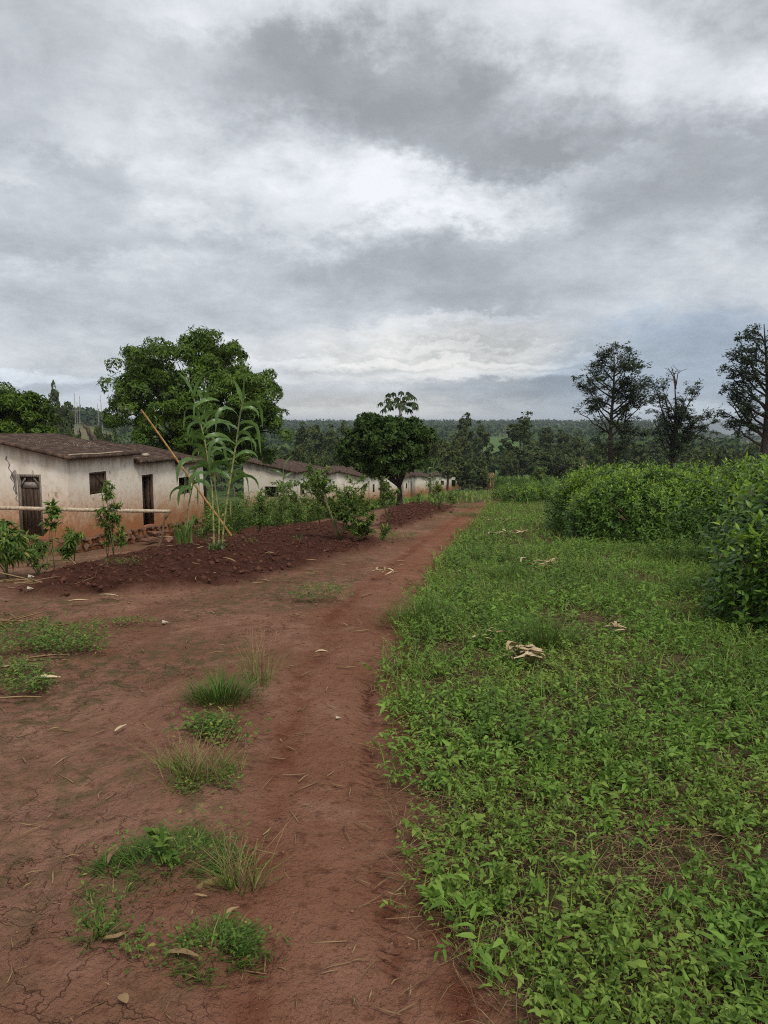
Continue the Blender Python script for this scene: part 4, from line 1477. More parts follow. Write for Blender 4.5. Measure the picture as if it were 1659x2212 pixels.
SHR = [
    # px, py, Y, height, spread, stems, leaves, leaf length, width, label, extra
    (18, 1262, 8.6, .66, .46, 7, 1100, .13, .036, 'drooping bright green shrub at the left edge of the tilled soil', dict(detail=2, droop=.6)),
    (100, 1232, 9.4, .92, .16, 2, 120, .13, .05, 'thin sapling with leaf tufts in front of the plank door', dict(bare=.6)),
    (118, 1228, 9.6, 1.02, .10, 1, 70, .13, .05, 'slender green sapling just left of the house corner', dict(bare=.8)),
    (84, 1260, 8.8, .30, .22, 4, 160, .10, .03, 'low leafy weed at the left tip of the tilled bank', {}),
    (160, 1205, 10.6, .42, .40, 6, 800, .105, .03, 'low dense shrub below the house corner', dict(droop=.5)),
    (232, 1185, 12.2, .62, .18, 2, 200, .11, .036, 'upright shrub with pale stem below the shuttered window', dict(bare=.45)),
    (246, 1190, 12.0, 1.30, .36, 3, 950, .115, .030, 'tallest leafy sapling in front of the shuttered window', dict(bare=.35)),
    (258, 1192, 11.9, .55, .18, 2, 160, .11, .036, 'small shrub right of the tall sapling by the rail', dict(bare=.4)),
    (60, 1215, 10.5, .42, .34, 5, 480, .11, .034, 'low shrub under the left part of the rail', {}),
    (735, 1188, 12.6, 1.25, .60, 7, 3600, .10, .030, 'big leafy bush standing on the tilled soil left of the path', dict(bare=.28, sr=.016)),
    (778, 1190, 12.4, .85, .42, 5, 1900, .095, .030, 'dense low bush joined to the right of the big leafy bush', dict(bare=.1)),
    (826, 1182, 12.9, .26, .22, 4, 130, .11, .03, 'small weed plant at the corner of the tilled soil by the path', {}),
    (662, 1140, 16.5, .95, .14, 1, 160, .12, .04, 'thin leaning sapling with bare yellow stem behind the tilled soil', dict(bare=.5)),
    (838, 1143, 16.4, 1.05, .40, 4, 900, .10, .03, 'airy sapling left of the dark tree trunk', dict(bare=.35)),
    (905, 1098, 24, .55, .2, 3, 160, .10, .03, 'thin sapling on the tilled soil right of the dark tree trunk', dict(bare=.2)),
    (950, 1108, 23, .85, .55, 6, 700, .11, .036, 'spreading shrub left of the path before the row\'s end', dict(bare=.05)),
    (975, 1086, 27, .6, .5, 6, 500, .11, .036, 'low shrub nearest the point where the path vanishes', dict(bare=.05)),
    (560, 1128, 17.6, 1.0, .48, 6, 1000, .11, .036, 'leafy weed shrub just right of the bamboo pole foot', dict(bare=.1)),
    (600, 1125, 18.4, 1.2, .5, 6, 1100, .11, .036, 'leafy weed shrub under the slim maize plant', dict(bare=.1)),
    (640, 1122, 19.0, 1.25, .5, 6, 1100, .115, .036, 'tall weed shrub below the second house\'s corner window', dict(bare=.1)),
    (690, 1120, 19.6, 1.3, .55, 6, 1200, .115, .036, 'tall weed shrub behind and left of the big leafy bush', dict(bare=.1)),
    (735, 1112, 21.0, .80, .5, 5, 800, .115, .036, 'tall weed shrub directly behind the big leafy bush', dict(bare=.1)),
    (780, 1105, 22.0, .55, .5, 5, 700, .115, .036, 'weed shrub below the third house right of the big bush', dict(bare=.1)),
    (515, 1125, 18.0, .9, .46, 6, 900, .11, .034, 'weed shrub between the tall cane stalks and the house wall end', dict(bare=.1)),
    (440, 1128, 17.8, .62, .42, 5, 520, .11, .036, 'low weed shrub at the far foot of the nearest house', dict(bare=.1)),
    (480, 1130, 17.4, .60, .42, 5, 520, .11, .036, 'low weed shrub seen between the cane stalks', dict(bare=.1)),
    (820, 1085, 27, .45, .45, 5, 400, .11, .036, 'weed shrub at the foot of the fourth house', dict(bare=.1)),
    (1230, 1050, 18, .0, 0, 0, 0, 0, 0, '', {}),
]
for i, (px, py, Y, h, sp, ns, nl, ll, lw, lab, ex) in enumerate(SHR):
    if not lab:
        continue
    shrub('shrub', lab, 'shrub', gp(px, py, Y), h, sp, ns, nl, ll, lw, seed=i, **ex)

# ------------------------------------------------------------------ trees
def limbs(g, base, lobes, r0, rs, trunk_h, lean=(0, 0), k=10, sides=7):
    """tapered trunk that forks to the lobes"""
    fork = base + np.array([lean[0], lean[1], trunk_h])
    n = 7
    pts = [base + (fork - base) * t + np.array([.05 * math.sin(4 * t) * trunk_h * .3, .04 * math.sin(5 * t + 1) * trunk_h * .3, 0]) for t in np.linspace(0, 1, n)]
    rad = r0 * (1 - .35 * np.linspace(0, 1, n))
    rad[0] *= 1.35
    add_tube(g, np.array(pts), rad, sides + 2)
    fork = pts[-1]
    for l in lobes:
        c = np.array(l[:3])
        e = c + np.array([rs.normal(0, .2) * l[3], rs.normal(0, .2) * l[3], .15 * l[5]])
        m = fork + (e - fork) * .5 + np.array([0, 0, .12 * np.linalg.norm(e - fork)])
        ts = np.linspace(0, 1, 7)
        pp = np.array([(1 - t) ** 2 * fork + 2 * t * (1 - t) * m + t * t * e for t in ts])
        add_tube(g, pp, np.linspace(r0 * .5, r0 * .1, 7), sides)
        for _ in range(k):
            t = rs.uniform(.35, 1)
            p = np.array([np.interp(t, ts, pp[:, j]) for j in range(3)])
            d = unit(rs.normal(size=3) + np.array([0, 0, .5]))
            q = c + d * np.array(l[3:6]) * rs.uniform(.6, .95)
            mm = (p + q) / 2 + np.array([0, 0, .1])
            add_tube(g, np.array([p, mm, q]), [r0 * .14, r0 * .09, r0 * .03], 4)


def crown(g, lobes, nclump, nros, nleaf, ll, lw, rs, cr=(.4, .7), droop=.5, upbias=.2, detail=0, inner=.35, spread=1.0, zmin=-.5, flat=.75, tintc=.25):
    vol = np.array([l[3] * l[5] for l in lobes])
    idx = rs.choice(len(lobes), nclump, p=vol / vol.sum())
    Lc = np.array([lobes[i][:3] for i in idx])
    Lr = np.array([lobes[i][3:6] for i in idx])
    d = unit(rs.normal(size=(nclump, 3)))
    d[:, 2] = np.where(d[:, 2] < zmin, -d[:, 2], d[:, 2])
    rad = 1 + rs.normal(-.17, .12, nclump)
    inn = rs.uniform(size=nclump) < inner
    rad = np.where(inn, rs.uniform(.3, .85, nclump), rad)
    C = Lc + d * Lr * rad[:, None]
    # drop clumps that lie deep inside another lobe
    keep = np.ones(nclump, bool)
    for l in lobes:
        q = np.linalg.norm((C - np.array(l[:3])) / np.array(l[3:6]), axis=1)
        keep &= ~((q < .55) & ~inn)
    C, d = C[keep], d[keep]
    nc = len(C)
    rc = rs.uniform(cr[0], cr[1], nc)
    # rosettes on each clump
    cid = np.repeat(np.arange(nc), nros)
    n = len(cid)
    dd = unit(rs.normal(size=(n, 3)) + d[cid] * .7 + np.array([0, 0, .35]))
    P = C[cid] + dd * (rc[cid] * rs.uniform(.45, 1.0, n))[:, None] * np.array([spread, spread, flat])
    # leaves of each rosette
    rid = np.repeat(np.arange(n), nleaf)
    m = len(rid)
    az = rs.uniform(0, 6.28, m)
    t1 = unit(np.cross(dd, np.array([0.31, 0.2, 0.93])))
    t2 = np.cross(dd, t1)
    rd = np.cos(az)[:, None] * t1[rid] + np.sin(az)[:, None] * t2[rid]
    D = unit(rd + dd[rid] * rs.uniform(.0, .8, m)[:, None] + np.array([0, 0, upbias]))
    N = unit(dd[rid] + np.array([0, 0, .7]) + rs.normal(0, .25, (m, 3)))
    ct = rs.uniform(0, 1, nc)
    tint = np.clip(rs.uniform(0, 1, m) * (1 - tintc) + ct[cid][rid] * tintc, 0, 1)
    add_leaves(g, P[rid] + D * .01, D, N, ll * rs.uniform(.65, 1.2, m), lw * rs.uniform(.75, 1.2, m), droop * rs.uniform(.5, 1.4, m), .1, tint, detail)


def lob(px, py, Y, rpx, rpy, depth=None, dy=0):
    c = at(px, py, Y + dy)
    k = Y / FPX
    rx, rz = rpx * k, rpy * k
    return (c[0], c[1], c[2], rx, depth or rx, rz)


def tree(name, label, base, lobes, r0, trunk_h, mat, bark, seed, crown_kw, lean=(0, 0), k=8, cat='tree'):
    rs = np.random.default_rng(seed)
    root = thing(name, label, cat, base)
    g = Geo()
    limbs(g, np.array(base), lobes, r0, rs, trunk_h, lean, k)
    g.build('trunk', MT[bark], root, smooth=True)
    g = Geo()
    crown(g, lobes, rs=rs, **crown_kw)
    g.build('crown', MT[mat], root)
    return root


# mango tree behind the first house
Y = 34.0
b = at(435, 1060, Y)
b[2] = Hs(b[0], Y) - .05
mango_l = [lob(395, 800, Y, 125, 62), lob(470, 785, Y, 80, 55), lob(335, 855, Y, 95, 75), lob(280, 905, Y, 50, 50, dy=-.5), lob(470, 880, Y, 110, 85, dy=-1.2), lob(545, 880, Y, 75, 80), lob(575, 930, Y, 48, 62), lob(380, 930, Y, 95, 70, dy=-.8), lob(540, 975, Y, 60, 40), lob(440, 960, Y, 120, 50, dy=.8), lob(300, 800, Y, 45, 35)]
tree('mango_tree', 'large round dark green tree with dense crown behind the nearest house', b, mango_l, .28, 2.6, 'mango', 'darkbark', 1,
     dict(nclump=430, nros=26, nleaf=7, ll=.24, lw=.060, cr=(.35, .62), droop=.6, inner=.30), k=9)

# tree at the left edge behind the roof
Y = 31.0
b = at(20, 1010, Y)
b[2] = Hs(b[0], Y) - .05
tree('broadleaf_tree', 'rounded green tree at the left edge rising over the nearest roof', b, [lob(10, 905, Y, 75, 62), lob(70, 900, Y, 42, 42), lob(-70, 900, Y, 80, 70), lob(85, 950, Y, 35, 30), lob(30, 960, Y, 70, 40)], .2, 1.7, 'mango', 'darkbark', 2,
     dict(nclump=230, nros=24, nleaf=7, ll=.20, lw=.062, cr=(.3, .5), droop=.5, inner=.3))

# dark bushy tree left of the path
b = G(863, 1094)
Y = b[1]
tree('bushy_tree', 'dark round bushy tree with thick trunk standing left of the path', b, [lob(840, 962, Y, 76, 56), lob(775, 975, Y, 42, 36), lob(888, 955, Y, 46, 44), lob(805, 932, Y, 45, 30), lob(845, 1004, Y, 60, 28), lob(895, 992, Y, 40, 34), lob(765, 1000, Y, 32, 22), lob(815, 1022, Y, 36, 16), lob(788, 1012, Y, 30, 20)], .12, .75, 'darkleaf', 'darkbark', 3,
     dict(nclump=420, nros=14, nleaf=9, ll=.155, lw=.052, cr=(.14, .36), droop=.15, upbias=.55, inner=.3))
Y = 37.0
b = at(826, 1068, Y)
b[2] = Hs(b[0], Y)
tree('bushy_tree', 'second dark bushy tree behind, with trunk left of the first', b, [lob(785, 978, Y, 46, 34), lob(825, 982, Y, 40, 34), lob(755, 985, Y, 28, 22)], .16, 1.3, 'darkleaf', 'darkbark', 4,
     dict(nclump=220, nros=12, nleaf=8, ll=.20, lw=.065, cr=(.2, .36), droop=.2, upbias=.5, inner=.3))


def papaya():
    Y = 33.0
    b = at(866, 1080, Y)
    b[2] = Hs(b[0], Y)
    root = thing('papaya_tree', 'papaya tree with a flat star-leaved top above the dark bushy tree', 'tree', b)
    top = at(864, 880, Y)
    g = Geo()
    add_tube(g, np.array([b + (top - b) * t + np.array([.05 * math.sin(3 * t), 0, 0]) for t in np.linspace(0, 1, 8)]), np.linspace(.11, .055, 8), 8)
    g.build('trunk', MT['palebark'], root, smooth=True)
    rs = np.random.default_rng(77)
    gs, gl = Geo(), Geo()
    for i in range(26):
        az = i * 2.4
        el = 1.15 - 1.35 * (i / 26)
        L = rs.uniform(.45, 1.0)
        h = np.array([math.cos(az), math.sin(az), 0])
        e = top + h * L * math.cos(el) + UP * (L * math.sin(el) * .8 + .05)
        m = top + (e - top) * .55 + UP * .06
        add_tube(gs, np.array([top, m, e]), [.014, .011, .008], 4)
        k = 7
        an = np.linspace(-2.2, 2.2, k)
        D = np.stack([np.cos(az + an), np.sin(az + an), np.full(k, -.75)], 1)
        N = np.tile(UP + h * .4, (k, 1))
        ln = .40 * (1 - .32 * np.abs(an) / 2.2) * rs.uniform(.85, 1.1)
        add_leaves(gl, np.tile(e, (k, 1)), D, N, ln, .12, .35, .1, rs.uniform(0, 1, k), 1)
    gs.build('leaf_stalk', MT['stem'], root)
    gl.build('crown', MT['papaya'], root)


papaya()


# tall open trees on the right
def branch_tree(label, px, Y, top_py, spread_px, seed, limbs_def, dead=(), leaf=.21, dens=1.1, name='tall_tree', r0=.24, base_py=1010):
    """limbs_def: (start height fraction, end px, end py, depth offset, foliage amount)"""
    rs = np.random.default_rng(seed)
    b = at(px, base_py, Y)
    b[2] = Hs(b[0], Y) - .1
    root = thing(name, label, 'tree', b)
    g, gl = Geo(), Geo()
    top = at(px + rs.normal(0, 4), top_py, Y)
    hgt = top[2] - b[2]
    n = 12
    tr = np.array([b + (top - b) * t + np.array([.18 * math.sin(5 * t + seed), .15 * math.cos(4 * t), 0]) * min(1, 2 * t) for t in np.linspace(0, 1, n)])
    add_tube(g, tr, r0 * (1 - .9 * np.linspace(0, 1, n) ** 1.1) * np.where(np.arange(n) == 0, 1.3, 1), 8)
    PP, DD = [], []
    def twig(p, d, L, r, lev, fol):
        m = 5
        pts = [p]
        q = p.copy()
        dd = d.copy()
        for _ in range(m - 1):
            dd = unit(dd + rs.normal(0, .16, 3) + np.array([0, 0, .05 if lev < 2 else -.04]))
            q = q + dd * L / (m - 1)
            pts.append(q.copy())
        pts = np.array(pts)
        add_tube(g, pts, np.linspace(r, r * .4, m), 5 if lev < 2 else 4)
        if lev >= 3 or L < .35:
            if fol > 0:
                k = max(1, int(4.2 * fol * dens + rs.uniform()))
                PP.append(pts[rs.integers(1, m, k)] + rs.normal(0, .10, (k, 3)))
                DD.append(np.tile(dd, (k, 1)))
            return
        kk = 4 if lev < 2 else 3
        for j in range(kk):
            i = rs.integers(1, m)
            sd = unit(dd + rs.normal(0, .68, 3) * np.array([1, 1, .25]))
            twig(pts[i], sd, L * rs.uniform(.42, .62), r * .5, lev + 1, fol)
        twig(pts[-1], dd, L * .5, r * .4, lev + 1, fol)
    for (hf, ex, ey, dy, fol) in limbs_def:
        i = hf * (n - 1)
        p = np.array([np.interp(i, np.arange(n), tr[:, k]) for k in range(3)])
        e = at(ex, ey, Y + dy)
        L = np.linalg.norm(e - p)
        m = 7
        mid = p + (e - p) * .5 + np.array([0, 0, -.10 * L if e[2] > p[2] + 1 else .12 * L])
        ts = np.linspace(0, 1, m)
        pts = np.array([(1 - t) ** 2 * p + 2 * t * (1 - t) * mid + t * t * e for t in ts]) + rs.normal(0, .05, (m, 3))
        pts[0] = p
        rr = r0 * .42 * (1 - .5 * hf)
        add_tube(g, pts, np.linspace(rr, rr * .25, m), 6)
        for j in range(max(4, int(L * 2.6))):
            t = rs.uniform(.22, 1)
            q = np.array([np.interp(t, ts, pts[:, k]) for k in range(3)])
            az = rs.uniform(0, 6.28)
            d = unit(np.array([math.cos(az), math.sin(az), rs.uniform(-.1, .55)]) + unit(e - p) * .6)
            twig(q, d, rs.uniform(.45, 1.0) * (1.2 - .4 * t), rr * .32, 2, fol)
    for (hf, ex, ey, dy) in dead:
        p = np.array([np.interp(hf * (n - 1), np.arange(n), tr[:, k]) for k in range(3)])
        e = at(ex, ey, Y + dy)
        pts = np.array([p + (e - p) * t + np.array([.1 * math.sin(4 * t + ex), 0, .25 * math.sin(t * 3.1)]) for t in np.linspace(0, 1, 7)])
        add_tube(g, pts, np.linspace(.055, .02, 7), 5)
        for j in range(3):
            q = pts[rs.integers(3, 7)]
            add_tube(g, np.array([q, q + unit(rs.normal(size=3) + np.array([0, 0, .8])) * rs.uniform(.3, .7)]), [.02, .012], 4)
    g.build('trunk', MT['darkbark'], root, smooth=True)
    P, D0 = np.concatenate(PP), np.concatenate(DD)
    k = 6
    P = np.repeat(P, k, 0)
    n2 = len(P)
    D = unit(np.repeat(D0, k, 0) * .7 + rs.normal(0, .7, (n2, 3)) * np.array([1, 1, .28]))
    P = P + D * rs.uniform(0, .14, (n2, 1))
    N = unit(np.tile(UP, (n2, 1)) + rs.normal(0, .3, (n2, 3)))
    add_leaves(gl, P, D, N, leaf * rs.uniform(.6, 1.2, n2), leaf * .45, .25, .1, rs.uniform(0, 1, n2), 0)
    gl.build('crown', MT['sparse'], root)
    return root


def auto_limbs(px, top, base_fork, left, right, n, seed, fol=1.0):
    rs = np.random.default_rng(seed)
    out = []
    for i in range(n):
        t = (i + .5) / n
        hf = base_fork + (1 - base_fork) * .85 * t
        w = math.sin(min(1, (1.12 - t) * 1.35) * math.pi / 2)
        side = -left if i % 2 else right
        ex = px + side * w * rs.uniform(.65, 1.05)
        ey = 1000 + (top - 1000) * (base_fork + (1 - base_fork) * (t * .82 + .12)) - rs.uniform(0, 18)
        out.append((hf, ex, ey, rs.uniform(-1.6, 1.6), fol * rs.uniform(.7, 1.1)))
    return out


T1 = auto_limbs(1325, 748, .38, 62, 66, 18, 5) + [(.06, 1368, 800, .6, 1.0), (.42, 1245, 882, 0.5, .45), (.70, 1262, 790, 0, .25), (.55, 1400, 830, -.5, .8), (.8, 1345, 762, 0, 1), (.6, 1365, 760, .4, 1.2), (.3, 1385, 930, 0, 1.2), (.25, 1290, 945, 0, 1.2), (.25, 1350, 950, .5, 1.2)]
branch_tree('tallest dark open-crowned tree with twin stems behind the tea bushes', 1325, 58, 750, 70, 41, T1)
T2 = [(.45, 1412, 825, 0, .8), (.5, 1420, 850, .5, .8), (.5, 1500, 840, -.4, 1.1), (.45, 1530, 880, 0, 1.0), (.4, 1545, 905, .6, .9), (.4, 1410, 905, -.5, .8), (.3, 1425, 940, 0, .8), (.3, 1480, 930, .5, .8), (.3, 1500, 900, -.6, .9), (.5, 1485, 850, .3, 1.0), (.25, 1450, 950, .4, .8), (.25, 1475, 960, -.3, .8), (.55, 1430, 830, .2, .7), (.4, 1510, 930, .1, 1.2), (.45, 1470, 880, -.8, 1.3), (.35, 1440, 900, .8, 1.2)]
branch_tree('dark tree with bare forked dead top between the two taller trees', 1453, 60, 815, 70, 42, T2, dead=[(.9, 1446, 795, 0), (.93, 1453, 792, .2), (.93, 1472, 802, 0), (.7, 1430, 850, 0), (.6, 1522, 835, 0), (.95, 1461, 800, .3)])
T3 = auto_limbs(1652, 705, .30, 80, 70, 20, 8) + [(.35, 1575, 850, 0, 1), (.5, 1585, 790, 0, 1), (.4, 1565, 890, .4, .9), (.3, 1590, 925, 0, 1), (.6, 1600, 735, 0, 1)]
branch_tree('tall dark tree cut by the right edge with layered drooping branches', 1652, 52, 700, 70, 43, T3, r0=.3)

# ------------------------------------------------------------------ valley trees: five models, many copies
def valley_model(k, kind):
    rs = np.random.default_rng(900 + k)
    g, gt = Geo(), Geo()
    if kind == 'cone':
        lobes = [(rs.normal(0, .3), rs.normal(0, .3), z, r, r, 1.5) for z, r in ((3.0, 2.3), (5.0, 2.2), (7.0, 1.7), (8.8, 1.1), (9.9, .55))]
    elif kind == 'round':
        lobes = [(rs.normal(0, 1.0), rs.normal(0, 1.0), rs.uniform(3.5, 7.5), rs.uniform(1.5, 2.4), rs.uniform(1.5, 2.4), rs.uniform(1.2, 1.9)) for _ in range(7)]
    elif kind == 'slim':
        lobes = [(rs.normal(0, .4), rs.normal(0, .4), z, rs.uniform(.7, 1.3), rs.uniform(.7, 1.3), 1.0) for z in np.linspace(3.5, 9.4, 7)]
    else:
        lobes = [(rs.normal(0, 1.1), rs.normal(0, 1.1), rs.uniform(1.2, 3.2), rs.uniform(1.4, 2.2), rs.uniform(1.4, 2.2), rs.uniform(1.0, 1.5)) for _ in range(6)]
    limbs(gt, np.zeros(3), lobes, .22, rs, 3.0 if kind != 'bush' else 1.0, k=2, sides=5)
    crown(g, lobes, nclump=110, nros=13, nleaf=3, ll=.42, lw=.26, rs=rs, cr=(.35, .65), droop=.3, inner=.25, flat=.6, tintc=.6)
    root = thing('valley_tree', 'model', 'tree', (0, 0, 0))
    gt.build('trunk', MT['bark'], root)
    g.build('crown', MT['valley'], root)
    return root


MODELS = {(kd, j): valley_model(i * 3 + j, kd) for i, kd in enumerate(('cone', 'round', 'slim', 'bush')) for j in range(2)}
MH = {'cone': 10.3, 'round': 8.9, 'slim': 10.2, 'bush': 4.4}
MW = {'cone': 4.8, 'round': 6.6, 'slim': 3.2, 'bush': 6.2}
VT = [
    # px, top py, Y, width px, kind, label
    (930, 915, 80, 75, 'round', 'broad dark tree rising just right of the dark bushy tree'),
    (968, 938, 105, 90, 'round', 'dark leafy tree above the farthest houses'),
    (1005, 908, 130, 62, 'cone', 'tall brownish green tree left of the bright green field'),
    (1040, 925, 140, 56, 'cone', 'brownish green tree touching the left edge of the bright field'),
    (1000, 985, 95, 110, 'bush', 'low dark thicket tree behind the dry maize'),
    (1130, 908, 135, 100, 'cone', 'big brownish conical tree right of the bright green field'),
    (1165, 960, 120, 80, 'round', 'dark tree behind the far tea bushes'),
    (1185, 930, 170, 42, 'slim', 'slim tree in the gap right of the big conical tree'),
    (1215, 940, 150, 60, 'cone', 'dark conical tree left of the tallest open tree'),
    (1250, 935, 165, 60, 'round', 'dark rounded tree just left of the tallest open trunk'),
    (1240, 970, 120, 90, 'bush', 'low dark tree over the crest of the tea bushes'),
    (1100, 975, 110, 60, 'bush', 'low dark tree at the foot of the bright field'),
    (1300, 945, 140, 80, 'round', 'dark tree seen behind the tallest open trunk'),
    (1370, 950, 150, 80, 'round', 'dark tree filling the gap between the two open trees'),
    (1420, 960, 140, 70, 'cone', 'dark tree left of the dead-topped tree trunk'),
    (1500, 955, 150, 90, 'round', 'green tree right of the dead-topped tree trunk'),
    (1560, 950, 170, 80, 'round', 'lighter green tree over the right tea bush'),
    (1610, 960, 150, 80, 'bush', 'low green tree left of the right edge trunk'),
    (1525, 965, 120, 80, 'bush', 'low green tree right behind the tea bushes'),
    (655, 930, 120, 60, 'cone', 'dark tree peeking out right of the mango crown'),
    (690, 925, 140, 44, 'slim', 'slim tree with pale trunk above the second house'),
    (715, 935, 125, 62, 'cone', 'brownish tree above the third house roof'),
    (745, 925, 160, 56, 'cone', 'tall brownish tree left of the dark bushy crown'),
    (670, 965, 95, 80, 'bush', 'low dark tree behind the second house roof'),
    (740, 990, 72, 46, 'bush', 'light green bush behind the third house roof'),
    (620, 960, 110, 70, 'round', 'dark tree tucked against the right side of the mango'),
    (118, 850, 120, 42, 'cone', 'small conical tree on the left skyline'),
    (140, 880, 130, 46, 'slim', 'thin tree next to the small conical tree on the left'),
    (150, 922, 75, 60, 'bush', 'rounded bush tree over the left roof ridge'),
    (190, 926, 80, 64, 'bush', 'rounded bush tree behind the dead branch'),
    (225, 920, 90, 60, 'bush', 'rounded bush tree below the left side of the mango'),
    (175, 940, 55, 60, 'bush', 'low bush tree right above the roof ridge'),
    (225, 945, 52, 60, 'bush', 'low bush tree left of the mango\'s lower crown'),
]
used = set()
for i, (px, tp, Y, wpx, kd, lab) in enumerate(VT):
    key = (kd, i % 2)
    src = MODELS[key]
    o = src if key not in used else copy_tree(src)
    used.add(key)
    t = at(px, tp, Y)
    zb = Hs(t[0], Y) - .2
    h = max(t[2] - zb, 2.5)
    o.location = (t[0], Y, zb)
    sx = wpx * Y / FPX / MW[kd]
    o.scale = (sx, sx, h / MH[kd])
    o.rotation_euler = (0, 0, i * 1.7)
    tag(o, lab, 'tree', 'trees in the valley')
for k, o in MODELS.items():
    if k not in used:
        for c in list(o.children):
            bpy.data.objects.remove(c)
        bpy.data.objects.remove(o)

# dead poles on the left hill
for (px, tp, bp, Y, lab) in ((160, 849, 916, 150, 'tallest bare dead trunk of the trio on the left hill'), (165, 866, 918, 152, 'shorter bare dead trunk in the middle of the trio on the left hill'), (171, 855, 914, 150, 'bare dead trunk with a bend, right in the trio on the left hill'),
                             (211, 872, 912, 160, 'faint short bare trunk beside the lone tall one on the left hill'), (218, 853, 914, 155, 'lone tall bare trunk nearest the mango on the left hill')):
    t, b = at(px, tp, Y), at(px, bp, Y)
    b[2] = min(b[2], Hs(b[0], Y))
    root = thing('dead_tree', lab, 'dead tree', b)
    g = Geo()
    add_tube(g, np.array([b + (t - b) * s + np.array([.12 * math.sin(s * 6 + px), 0, 0]) for s in np.linspace(0, 1, 7)]), np.linspace(.17, .04, 7), 6)
    g.build('trunk', MT['palebark'], root)
    g = Geo()
    for j in range(6):
        s = random.uniform(.5, .95)
        q = b + (t - b) * s
        add_tube(g, np.array([q, q + np.array([random.uniform(-.9, .9), 0, random.uniform(.1, .6)])]), [.04, .015], 4)
    g.build('twig', MT['palebark'], root)
# gnarled dead branch behind the first roof
b = at(212, 985, 26.5)
b[2] = Hs(b[0], 26.5)
g = Geo()
pts = [b, at(208, 965, 26.5), at(206, 953, 26.5), at(200, 942, 26.5), at(193, 935, 26.5), at(190, 926, 26.5), at(183, 921, 26.5), at(180, 914, 26.5)]
add_tube(g, np.array(pts), [.1, .10, .10, .085, .085, .075, .06, .035], 7)
o = g.build('dead_branch', MT['bark'], origin=b)
o.location = b
tag(o, 'gnarled grey dead branch sticking up behind the nearest roof', 'dead tree')

# small green-topped shrub palm and stump seen over the tea
b = at(1160, 1035, 75)
b[2] = Hs(b[0], 75)
shrub('shrub', 'light green tufted plant over the far tea bushes', 'shrub', b, 2.6, .8, 5, 500, .5, .12, seed=88, bare=.5, sr=.06)
b = at(1337, 1025, 30)
g = Geo()
q = at(1260, 985, 27)
b = np.array([q[0], 27, Hs(q[0], 27)])
add_tube(g, np.array([b, b + UP * (q[2] - b[2]) * .5 + np.array([.03, 0, 0]), q]), [.06, .05, .045], 6)
add_tube(g, np.array([q - UP * .12, q + np.array([-.12, 0, .06])]), [.02, .01], 4)
o = g.build('stump_post', MT['bark'], origin=b)
o.location = b
tag(o, 'broken stump poking up behind the tea bushes', 'stump')


# ------------------------------------------------------------------ far forest
def far_forest():
    rs = np.random.default_rng(55)
    P = []
    def scatter(n, a0, a1, y0, y1, h0, h1, cond=None):
        y = np.sqrt(rs.uniform(y0 ** 2, y1 ** 2, n))
        a = rs.uniform(a0, a1, n)
        x = a * y
        keep = np.ones(n, bool)
        fld = (a > .125) & (a < .19) & (y > 190) & (y < 640)
        stw = (a > -.47) & (a < -.33) & (y > 300) & (y < 430)
        stw |= (a > .36) & (y > 900) & (y < 1200) & (rs.uniform(size=n) < .7)
        keep &= ~(fld | stw)
        if cond is not None:
            keep &= cond(a, y)
        x, y = x[keep], y[keep]
        P.append(np.stack([x, y, H0(x, y), rs.uniform(h0, h1, len(x))], 1))
    scatter(800, -.60, .60, 165, 330, 6, 11)
    scatter(1300, -.62, .62, 330, 700, 7, 12)
    scatter(2300, -.62, .62, 700, 1290, 7, 11)
    scatter(1200, -.62, .62, 1180, 1300, 7, 10)
    scatter(500, -.56, -.30, 430, 640, 8, 12)
    P = np.concatenate(P)
    g = Geo()
    k = 26
    rid = np.repeat(np.arange(len(P)), k)
    n = len(rid)
    h = P[rid, 3]
    u = unit(rs.normal(size=(n, 3)))
    u[:, 2] = np.abs(u[:, 2]) * .8 + rs.uniform(-.75, .2, n)
    c = P[rid, :3] + np.stack([u[:, 0] * h * .26, u[:, 1] * h * .26, h * .40 + u[:, 2] * h * .50], 1)
    D = unit(u + rs.normal(0, .5, (n, 3)))
    N = unit(u + np.array([0, 0, .8]))
    tree_t = rs.uniform(0, 1, len(P))
    add_leaves(g, c - D * (h * .14)[:, None], D, N, h * .30 * rs.uniform(.7, 1.2, n), h * .24, .2, .1, np.clip(tree_t[rid] * .7 + rs.uniform(0, .3, n), 0, 1), 0)
    tag(g.build('far_forest', MT['forest']), 'dark wooded ridge closing the valley in the distance', 'forest', kind='stuff')


far_forest()

